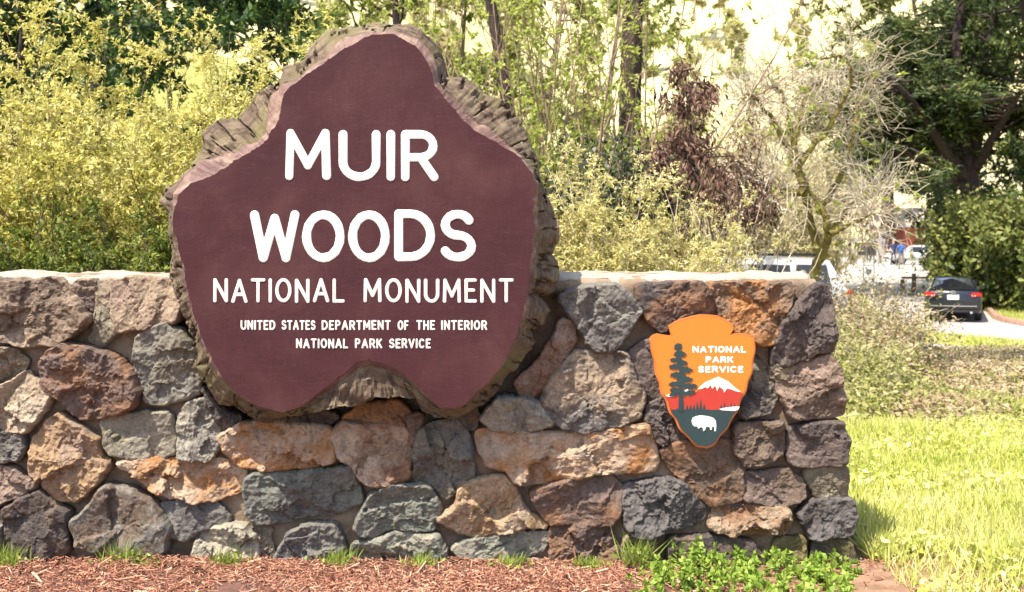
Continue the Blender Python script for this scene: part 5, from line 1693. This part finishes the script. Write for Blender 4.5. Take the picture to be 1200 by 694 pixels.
def sedan(loc, rz):
    root = thing("parked_car", "black four door saloon seen from behind on the road with red tail lamps", "car", loc, rz)
    W, H = 0.92, 1.46
    # local +y is the car's nose; y = 0 at the rear bumper
    S = [(0.00, body_half(0.80, 0.36, 0.62, 0.94, 0.66)), (0.06, body_half(0.86, 0.30, 0.62, 1.02, 0.70)), (0.22, body_half(0.90, 0.24, 0.66, 1.06, 0.74)),
         (0.75, body_half(0.92, 0.22, 0.68, 1.05, 0.78)), (1.6, body_half(W, 0.22, 0.68, 1.00, 0.80)), (2.8, body_half(W, 0.22, 0.67, 0.97, 0.80)),
         (3.6, body_half(0.91, 0.22, 0.66, 0.94, 0.78)), (4.3, body_half(0.88, 0.24, 0.62, 0.84, 0.70)), (4.62, body_half(0.76, 0.30, 0.55, 0.68, 0.58))]
    body = smooth_obj(bm_obj("body", loft(S), m_blackpaint, root), 50)
    cab = [(0.62, [(0, 1.0), (0.74, 1.0), (0.73, 1.02), (0.72, 1.04), (0, 1.06)]), (1.25, [(0, 1.0), (0.79, 1.0), (0.72, 1.2), (0.60, 1.385), (0, 1.43)]),
           (1.9, [(0, 1.0), (0.80, 1.0), (0.73, 1.22), (0.61, 1.42), (0, 1.46)]), (2.6, [(0, .95), (0.80, .96), (0.73, 1.2), (0.60, 1.40), (0, 1.44)]), (3.45, [(0, .92), (0.76, .93), (0.75, .95), (0.73, .97), (0, .99)])]
    smooth_obj(bm_obj("roof", loft(cab), m_blackpaint, root), 50)
    g = quad_panel([(-0.66, 0.70, 1.07), (0.66, 0.70, 1.07), (0.54, 1.22, 1.375), (0, 1.235, 1.41), (-0.54, 1.22, 1.375)], 0.012, m_glass2, "rear_window", root)
    quad_panel([(0.60, 2.66, 1.37), (0.71, 3.36, 0.985), (-0.71, 3.36, 0.985), (-0.60, 2.66, 1.37)][::-1], 0.012, m_glass, "windscreen", root)
    for s in (-1, 1):
        for y0, y1 in ((1.30, 2.05), (2.12, 2.95)):
            pts = [(s * 0.795, y0, 1.03), (s * 0.795, y1, 1.02), (s * 0.665, min(y1, 2.6), 1.33), (s * 0.66, y0 + 0.08, 1.33)]
            quad_panel(pts if s > 0 else pts[::-1], 0.014, m_glass, "side_window", root)
        # tail lamps wrap round the corner
        b = bmesh.new()
        rbox(b, Vector((s * 0.70, 0.055, 0.885)), (0.36, 0.16, 0.16), 0.035, Matrix.Rotation(s * R(20), 4, 'Z'))
        o = smooth_obj(bm_obj("tail_light", b, m_red, root))
        b = bmesh.new(); rbox(b, Vector((s * 0.62, -0.035, 0.86)), (0.12, 0.03, 0.05), 0.01); bm_obj("lamp_lens", b, m_plate, o)
        b = bmesh.new(); rbox(b, Vector((s * 0.98, 3.05, 1.03)), (0.17, 0.12, 0.13), 0.03); smooth_obj(bm_obj("wing_mirror", b, m_blackpaint, root))
        b = bmesh.new(); rbox(b, Vector((s * 0.66, 4.46, 0.66)), (0.3, 0.16, 0.14), 0.04); smooth_obj(bm_obj("headlight", b, m_amber, root))
        b = bmesh.new(); bmesh.ops.create_cone(b, cap_ends=True, segments=14, radius1=0.04, radius2=0.04, depth=0.14, matrix=Matrix.Translation((s * 0.55, 0.02, 0.31)) @ Matrix.Rotation(R(90), 4, 'X')); bm_obj("exhaust_pipe", b, m_chrome, root)
    b = bmesh.new(); rbox(b, Vector((0, 0.02, 0.55)), (1.68, 0.22, 0.25), 0.06); bump_o = smooth_obj(bm_obj("rear_bumper", b, m_blackpaint, root))
    b = bmesh.new(); rbox(b, Vector((0, -0.095, 0.52)), (1.44, 0.014, 0.022), 0.004); bm_obj("chrome_strip", b, m_chrome, bump_o)
    b = bmesh.new(); rbox(b, Vector((0, 0.03, 0.36)), (1.5, 0.16, 0.12), 0.03); bm_obj("lower_valance", b, m_trim, root)
    b = bmesh.new(); rbox(b, Vector((0, -0.014, 0.80)), (0.36, 0.02, 0.16), 0.008); bm_obj("number_plate", b, m_plate, root)
    b = bmesh.new(); rbox(b, Vector((0, 0.16, 1.075)), (1.36, 0.14, 0.03), 0.012); bm_obj("boot_lip", b, m_blackpaint, root)
    # round badge: ring with a vee over a second vee, as the maker's mark looks
    b = bmesh.new()
    n = 28
    for r0, r1 in ((0.058, 0.070),):
        vs = []
        for i in range(n):
            a = 2 * math.pi * i / n
            vs.append([b.verts.new((math.cos(a) * r, yy, 0.955 + math.sin(a) * r)) for r, yy in ((r0, -0.02), (r0, -0.045), (r1, -0.045), (r1, -0.02))])
        for i in range(n):
            for j in range(4):
                b.faces.new((vs[i][j], vs[(i + 1) % n][j], vs[(i + 1) % n][(j + 1) % 4], vs[i][(j + 1) % 4]))
    for x0, z0, x1, z1 in ((-0.028, 0.05, 0.0, 0.006), (0.028, 0.05, 0.0, 0.006), (-0.05, 0.03, -0.022, -0.05), (-0.022, -0.05, 0.0, 0.0), (0.05, 0.03, 0.022, -0.05), (0.022, -0.05, 0.0, 0.0)):
        dx, dz = x1 - x0, z1 - z0
        rbox(b, Vector(((x0 + x1) / 2, -0.034, 0.955 + (z0 + z1) / 2)), (0.011, 0.018, math.hypot(dx, dz)), 0, Matrix.Rotation(math.atan2(dx, dz), 4, 'Y'))
    bmesh.ops.recalc_face_normals(b, faces=b.faces)
    bm_obj("badge", b, m_chrome, root)
    for x in (-0.78, 0.78):
        for y in (0.95, 3.65): wheel(root, x, y, 0.325, 0.22)
    return root


def wagon(name, label, loc, rz, paint, scale=1.0, tall=1.78):
    root = thing(name, label, "car", loc, rz)
    k = tall / 1.78
    S = [(0.00, body_half(0.80, 0.42, 0.72, 1.02 * k, 0.74)), (0.10, body_half(0.90, 0.34, 0.74, 1.10 * k, 0.80)), (0.9, body_half(0.95, 0.30, 0.74, 1.12 * k, 0.83)), (3.0, body_half(0.95, 0.30, 0.74, 1.08 * k, 0.83)), (3.5, body_half(0.94, 0.30, 0.72, 1.06 * k, 0.8)), (4.35, body_half(0.90, 0.34, 0.68, 0.98 * k, 0.72)), (4.66, body_half(0.78, 0.40, 0.6, 0.80 * k, 0.6))]
    smooth_obj(bm_obj("body", loft(S), paint, root), 50)
    cab = [(0.10, [(0, 1.08 * k), (0.79, 1.08 * k), (0.78, 1.1 * k), (0.76, 1.13 * k), (0, 1.16 * k)]), (0.42, [(0, 1.08 * k), (0.82, 1.08 * k), (0.77, 1.38 * k), (0.66, 1.69 * k), (0, 1.73 * k)]),
           (1.8, [(0, 1.05 * k), (0.83, 1.06 * k), (0.78, 1.4 * k), (0.67, 1.73 * k), (0, 1.78 * k)]), (2.7, [(0, 1.05 * k), (0.83, 1.05 * k), (0.77, 1.38 * k), (0.66, 1.69 * k), (0, 1.74 * k)]), (3.5, [(0, 1.0 * k), (0.79, 1.02 * k), (0.77, 1.04 * k), (0.75, 1.06 * k), (0, 1.08 * k)])]
    roof = smooth_obj(bm_obj("roof", loft(cab), paint, root), 50)
    quad_panel([(-0.72, 0.15, 1.17 * k), (0.72, 0.15, 1.17 * k), (0.62, 0.385, 1.64 * k), (-0.62, 0.385, 1.64 * k)], 0.014, m_glass, "rear_window", root)
    quad_panel([(0.63, 2.80, 1.62 * k), (0.74, 3.42, 1.10 * k), (-0.74, 3.42, 1.10 * k), (-0.63, 2.80, 1.62 * k)][::-1], 0.014, m_glass, "windscreen", root)
    for s in (-1, 1):
        for y0, y1 in ((0.40, 1.05), (1.17, 1.95), (2.05, 2.85)):
            pts = [(s * 0.822, y0, 1.14 * k), (s * 0.826, y1 + (0.3 if y1 > 2.5 else 0), 1.13 * k), (s * 0.712, y1 - (0.05 if y1 > 2.5 else 0), 1.61 * k), (s * 0.708, y0 + (0.08 if y0 < 0.6 else 0), 1.60 * k)]
            quad_panel(pts if s > 0 else pts[::-1], 0.016, m_glass, "side_window", root)
        b = bmesh.new(); rbox(b, Vector((s * 0.60, 1.6, 1.80 * k)), (0.04, 2.1, 0.035), 0.012); bm_obj("roof_rail", b, m_trim, root)
        b = bmesh.new(); rbox(b, Vector((s * 0.80, 0.06, 0.98 * k)), (0.18, 0.16, 0.30), 0.04); smooth_obj(bm_obj("tail_light", b, m_red, root))
        b = bmesh.new(); rbox(b, Vector((s * 0.68, 4.45, 0.80 * k)), (0.34, 0.2, 0.16), 0.04); smooth_obj(bm_obj("headlight", b, m_amber, root))
        b = bmesh.new(); rbox(b, Vector((s * 1.0, 2.95, 1.16 * k)), (0.2, 0.14, 0.16), 0.04); smooth_obj(bm_obj("wing_mirror", b, paint, root))
    b = bmesh.new(); rbox(b, Vector((0, 0.0, 0.55)), (1.7, 0.2, 0.22), 0.05); smooth_obj(bm_obj("rear_bumper", b, m_trim, root))
    b = bmesh.new(); rbox(b, Vector((0, 4.60, 0.52)), (1.5, 0.2, 0.22), 0.05); smooth_obj(bm_obj("front_bumper", b, m_trim, root))
    for x in (-0.80, 0.80):
        for y in (0.95, 3.72): wheel(root, x, y, 0.36, 0.24)
    root.scale = (scale,) * 3
    return root


cp = P(1117, 380, 36.5)
sedan(Vector((cp.x, cp.y, float(terrain(cp.x, cp.y)) + 0.06)), -R(21))
wp = P(990, 330, 22.0)
wagon("parked_wagon", "white station wagon with roof rails parked right behind the wall", Vector((wp.x, wp.y, EYE + (HZ - 303) * 22 / FPX - 1.72)), R(84), m_whitepaint)
fc = P(1108, 311, 76)
wagon("parked_hatchback", "small white hatchback parked across by the pavilion", Vector((fc.x, fc.y, float(terrain(fc.x, fc.y)) + 0.07)), R(88), m_whitepaint, 0.86, 1.55)

# ------------------------------------------------------------------ far plaza: pavilion, gateway, fence, people, gate posts, sign stand
m_roofs = plain("tan_shingle", (0.42, 0.34, 0.25), 0.9, var=0.2, scale=2, bmp=0.5)
m_redwd = plain("red_painted_wood", (0.24, 0.07, 0.05), 0.7, var=0.2, scale=3)
m_greywd = plain("weathered_grey_timber", (0.34, 0.32, 0.30), 0.85, var=0.2, scale=5, bmp=0.3)
m_darkin = plain("dark_recess", (0.035, 0.03, 0.03), 0.8)


def gz(x, y): return float(terrain(x, y))


def pavilion():
    p = P(1066, 297, 98); z = gz(p.x, p.y)
    root = thing("pavilion", "low red walled pavilion with a wide tan shingle roof", "building", (p.x, p.y, z), R(-12))
    w_, d_, h_ = 6.4, 4.5, 2.3
    b = bmesh.new(); rbox(b, Vector((0, 0, h_ / 2)), (w_, d_, h_), 0.02)
    wl = bm_obj("wall", b, m_redwd, root)
    for x in (-2.1, -0.4):
        b = bmesh.new(); rbox(b, Vector((x, -d_ / 2 - 0.02, 1.05)), (0.95, 0.08, 2.1), 0.01); bm_obj("door", b, plain("red_door_paint", (0.42, 0.07, 0.04), 0.5), root)
    b = bmesh.new(); rbox(b, Vector((1.7, -d_ / 2 - 0.02, 1.45)), (1.6, 0.07, 0.9), 0.01); wn = bm_obj("window", b, m_plate, root)
    b = bmesh.new(); rbox(b, Vector((1.7, -d_ / 2 - 0.045, 1.45)), (1.4, 0.06, 0.7), 0.0); bm_obj("pane", b, m_darkin, wn)
    e = 0.9
    V = [(-w_ / 2 - e, -d_ / 2 - e, h_ - 0.1), (w_ / 2 + e, -d_ / 2 - e, h_ - 0.1), (w_ / 2 + e, d_ / 2 + e, h_ - 0.1), (-w_ / 2 - e, d_ / 2 + e, h_ - 0.1), (-w_ / 2 + 1.4, 0, h_ + 1.5), (w_ / 2 - 1.4, 0, h_ + 1.5)]
    me = bpy.data.meshes.new("roof"); me.from_pydata(V, [], [(0, 1, 5, 4), (1, 2, 5), (2, 3, 4, 5), (3, 0, 4), (3, 2, 1, 0)])
    o = link("roof", me, m_roofs, root)
    b = bmesh.new(); rbox(b, Vector((0, -d_ / 2 - e + 0.02, h_ - 0.16)), (w_ + 2 * e, 0.06, 0.2), 0.0); bm_obj("fascia", b, m_greywd, o)


pavilion()


def gateway():
    p = P(1031, 306, 78); z = gz(p.x, p.y)
    root = thing("timber_gateway", "grey timber post and beam gateway with braces by the plaza fence", "gateway", (p.x, p.y, z))
    def beam(name, a, b_, t):
        bm = bmesh.new(); a, b_ = Vector(a), Vector(b_); d = b_ - a
        rbox(bm, (a + b_) / 2, (t, t, d.length), 0.01, d.to_track_quat('Z', 'Y').to_matrix().to_4x4()); bm_obj(name, bm, m_greywd, root)
    beam("post", (0, 0, -0.1), (0, 0, 2.25), 0.24)
    beam("post", (-1.75, 0, -0.1), (-1.75, 0, 1.9), 0.2)
    beam("beam", (-2.2, 0, 1.72), (0.4, 0, 1.72), 0.16)
    beam("rafter", (-1.9, 0, 1.55), (-0.7, 0, 2.3), 0.13)
    beam("rafter", (-0.7, 0, 2.3), (0.5, 0, 2.25), 0.13)
    beam("brace", (-0.65, 0, 2.2), (0, 0, 1.55), 0.1)
    b = bmesh.new(); rbox(b, Vector((-0.9, 0.05, 1.1)), (1.3, 0.08, 0.9), 0.01); bm_obj("notice_panel", b, m_darkin, root)


gateway()


def fence():
    a, c = P(972, 304, 84), P(1050, 304, 84)
    root = thing("rail_fence", "pale two rail timber fence along the far plaza edge", "fence", (a.x, a.y, gz(a.x, a.y)))
    L = c.x - a.x
    m_pale = plain("pale_timber", (0.50, 0.43, 0.36), 0.85, var=0.2)
    n = 5
    for i in range(n):
        b = bmesh.new(); rbox(b, Vector((L * i / (n - 1), 0, 0.5)), (0.14, 0.14, 1.1), 0.02); bm_obj("post", b, m_pale, root)
    for zz in (0.5, 0.92):
        b = bmesh.new(); rbox(b, Vector((L / 2, -0.09, zz)), (L, 0.05, 0.14), 0.01); bm_obj("rail", b, m_pale, root)


fence()


def sign_stand():
    p = P(1018, 328, 50); z = gz(p.x, p.y) + 0.07
    root = thing("sign_stand", "thin grey metal sign frame standing on the pavement", "sign stand", (p.x, p.y, z), 0.2)
    mm = plain("grey_metal_tube", (0.35, 0.36, 0.37), 0.4, metal=0.4)
    for x in (-0.26, 0.26):
        T = Tubes(); T.add(np.array([[x, 0, 0], [x, 0, 0.55], [x, 0, 1.08]]), 0.022, 0.022, 8); T.build("leg", mm, root)
        T = Tubes(); T.add(np.array([[x, -0.2, 0.02], [x, 0, 0.02], [x, 0.2, 0.02]]), 0.02, 0.02, 8); T.build("foot", mm, root)
    for zz in (1.07, 0.8, 0.25):
        T = Tubes(); T.add(np.array([[-0.26, 0, zz], [0, 0, zz], [0.26, 0, zz]]), 0.018, 0.018, 8); T.build("crossbar", mm, root)
    b = bmesh.new(); rbox(b, Vector((0, 0.0, 0.52)), (0.3, 0.015, 0.22), 0.003); bm_obj("panel", b, m_plate, root)


sign_stand()


def barrier():
    m_post = plain("brown_gate_post", (0.17, 0.11, 0.08), 0.8, var=0.2)
    a = P(1071, 331, 46); z = gz(a.x, a.y)
    root = thing("barrier_gate", "low brown barrier gate of one rail on two posts before the pavement", "gate", (a.x, a.y, z))
    for x, h in ((0, 0.85), (-0.42, 0.6)):
        b = bmesh.new(); rbox(b, Vector((x, 0.15 * (x < 0), h / 2)), (0.15, 0.15, h), 0.02); bm_obj("post", b, m_post, root)
    b = bmesh.new(); rbox(b, Vector((0.5, -0.1, 0.68)), (2.1, 0.06, 0.09), 0.01); bm_obj("rail", b, m_post, root)


barrier()


def person(label, px, py, Y, shirt, legs, hair, seed, rz=0.0, stride=0.12):
    p = P(px, py, Y); z = gz(p.x, p.y) + 0.07
    root = thing("person", label, "person", (p.x, p.y, z), rz, group="visitors on the far plaza")
    J = {'pel': (0, 0, 0.95, 0.135), 'bel': (0, 0, 1.10, 0.135), 'che': (0, -0.01, 1.30, 0.155), 'nek': (0, 0, 1.47, 0.062), 'hd0': (0, -0.01, 1.56, 0.085), 'hd1': (0, -0.015, 1.66, 0.098), 'hd2': (0, 0, 1.73, 0.06)}
    E = [('pel', 'bel'), ('bel', 'che'), ('che', 'nek'), ('nek', 'hd0'), ('hd0', 'hd1'), ('hd1', 'hd2')]
    for s, n in ((-1, 'l'), (1, 'r')):
        J.update({'hp' + n: (s * 0.095, 0, 0.88, 0.10), 'kn' + n: (s * 0.10, -s * stride * 0.5 - 0.02, 0.49, 0.062), 'an' + n: (s * 0.105, -s * stride, 0.09, 0.042), 'to' + n: (s * 0.115, -s * stride - 0.14, 0.04, 0.038),
                  'sh' + n: (s * 0.185, 0, 1.40, 0.068), 'el' + n: (s * 0.235, 0.03, 1.13, 0.045), 'wr' + n: (s * 0.23, -0.09 + s * stride * 0.6, 0.90, 0.032), 'ha' + n: (s * 0.225, -0.13 + s * stride * 0.6, 0.81, 0.036)})
        E += [('pel', 'hp' + n), ('hp' + n, 'kn' + n), ('kn' + n, 'an' + n), ('an' + n, 'to' + n), ('che', 'sh' + n), ('sh' + n, 'el' + n), ('el' + n, 'wr' + n), ('wr' + n, 'ha' + n)]
    names = list(J)
    me = bpy.data.meshes.new("body")
    me.from_pydata([J[k][:3] for k in names], [(names.index(a), names.index(b_)) for a, b_ in E], [])
    tmp = bpy.data.objects.new("tmp", me); COL.objects.link(tmp)
    sk = tmp.modifiers.new("skin", 'SKIN'); sk.use_smooth_shade = True
    for i, k in enumerate(names):
        me.skin_vertices[0].data[i].radius = (J[k][3], J[k][3] * 0.85)
        me.skin_vertices[0].data[i].use_root = (k == 'pel')
    ss = tmp.modifiers.new("sub", 'SUBSURF'); ss.levels = 1; ss.render_levels = 1
    dg = bpy.context.evaluated_depsgraph_get()
    out = bpy.data.meshes.new_from_object(tmp.evaluated_get(dg))
    bpy.data.objects.remove(tmp)
    mats = [plain("skin_tone", (0.48, 0.29, 0.21), 0.6), shirt, legs, m_trim]
    idx = []
    for f in out.polygons:
        c = f.center
        if c.z > 1.455: idx.append(0)
        elif c.z < 0.10: idx.append(3)
        elif abs(c.x) > 0.19 and c.z < 1.16: idx.append(0)
        elif c.z > 0.93: idx.append(1)
        else: idx.append(2)
    out.materials.clear()
    o = link("body", out, mats, root, smooth=True)
    out.polygons.foreach_set("material_index", idx)
    # hair cap
    b = bmesh.new(); bmesh.ops.create_uvsphere(b, u_segments=14, v_segments=9, radius=0.112, matrix=Matrix.Translation((0, 0.012, 1.675)) @ Matrix.Diagonal((0.92, 1.0, 1.02, 1)))
    bmesh.ops.delete(b, geom=[v for v in b.verts if v.co.z < 1.60 or (v.co.y < -0.05 and v.co.z < 1.72)], context='VERTS')
    bm_obj("hair", b, hair, root, True)
    # face: nose and eyes
    b = bmesh.new(); rbox(b, Vector((0, -0.112, 1.635)), (0.024, 0.03, 0.04), 0.008); bm_obj("nose", b, mats[0], root)
    return root


S_ = lambda n, c: plain(n, c, 0.85, var=0.1)
m_den, m_kh, m_bk = S_("dark_denim", (0.05, 0.06, 0.10)), S_("khaki_cloth", (0.42, 0.35, 0.26)), S_("black_cloth", (0.03, 0.03, 0.035))
m_brh, m_dkh = plain("brown_hair", (0.06, 0.035, 0.02), 0.6), plain("black_hair", (0.015, 0.012, 0.01), 0.6)
person("person in a bright blue top and pale trousers walking on the plaza", 1056, 316, 66, S_("blue_cloth", (0.05, 0.16, 0.45)), m_kh, m_brh, 1, 2.8)
person("person in a dark blue top beside the blue dressed walker", 1047, 312, 74, S_("navy_cloth", (0.03, 0.05, 0.13)), m_den, m_dkh, 2, 0.4)
person("person in a white top standing near the gateway post", 1022, 307, 80, S_("white_cloth", (0.65, 0.63, 0.6)), m_den, m_dkh, 3, 0.2)
person("person in a pink top standing inside the gateway", 1015, 307, 82, S_("pink_cloth", (0.5, 0.25, 0.24)), m_bk, m_brh, 4, -0.5)
person("person in black standing at the fence middle", 996, 307, 81, m_bk, m_den, m_dkh, 5, 0.9)
person("person in a grey top and dark trousers at the fence end near the mossy tree", 982, 307, 81, S_("grey_cloth", (0.22, 0.22, 0.24)), m_bk, m_dkh, 6, -0.9)
person("person in a purple top right beside the gateway post", 1036, 307, 82, S_("purple_cloth", (0.16, 0.10, 0.22)), m_kh, m_dkh, 7, 1.2)
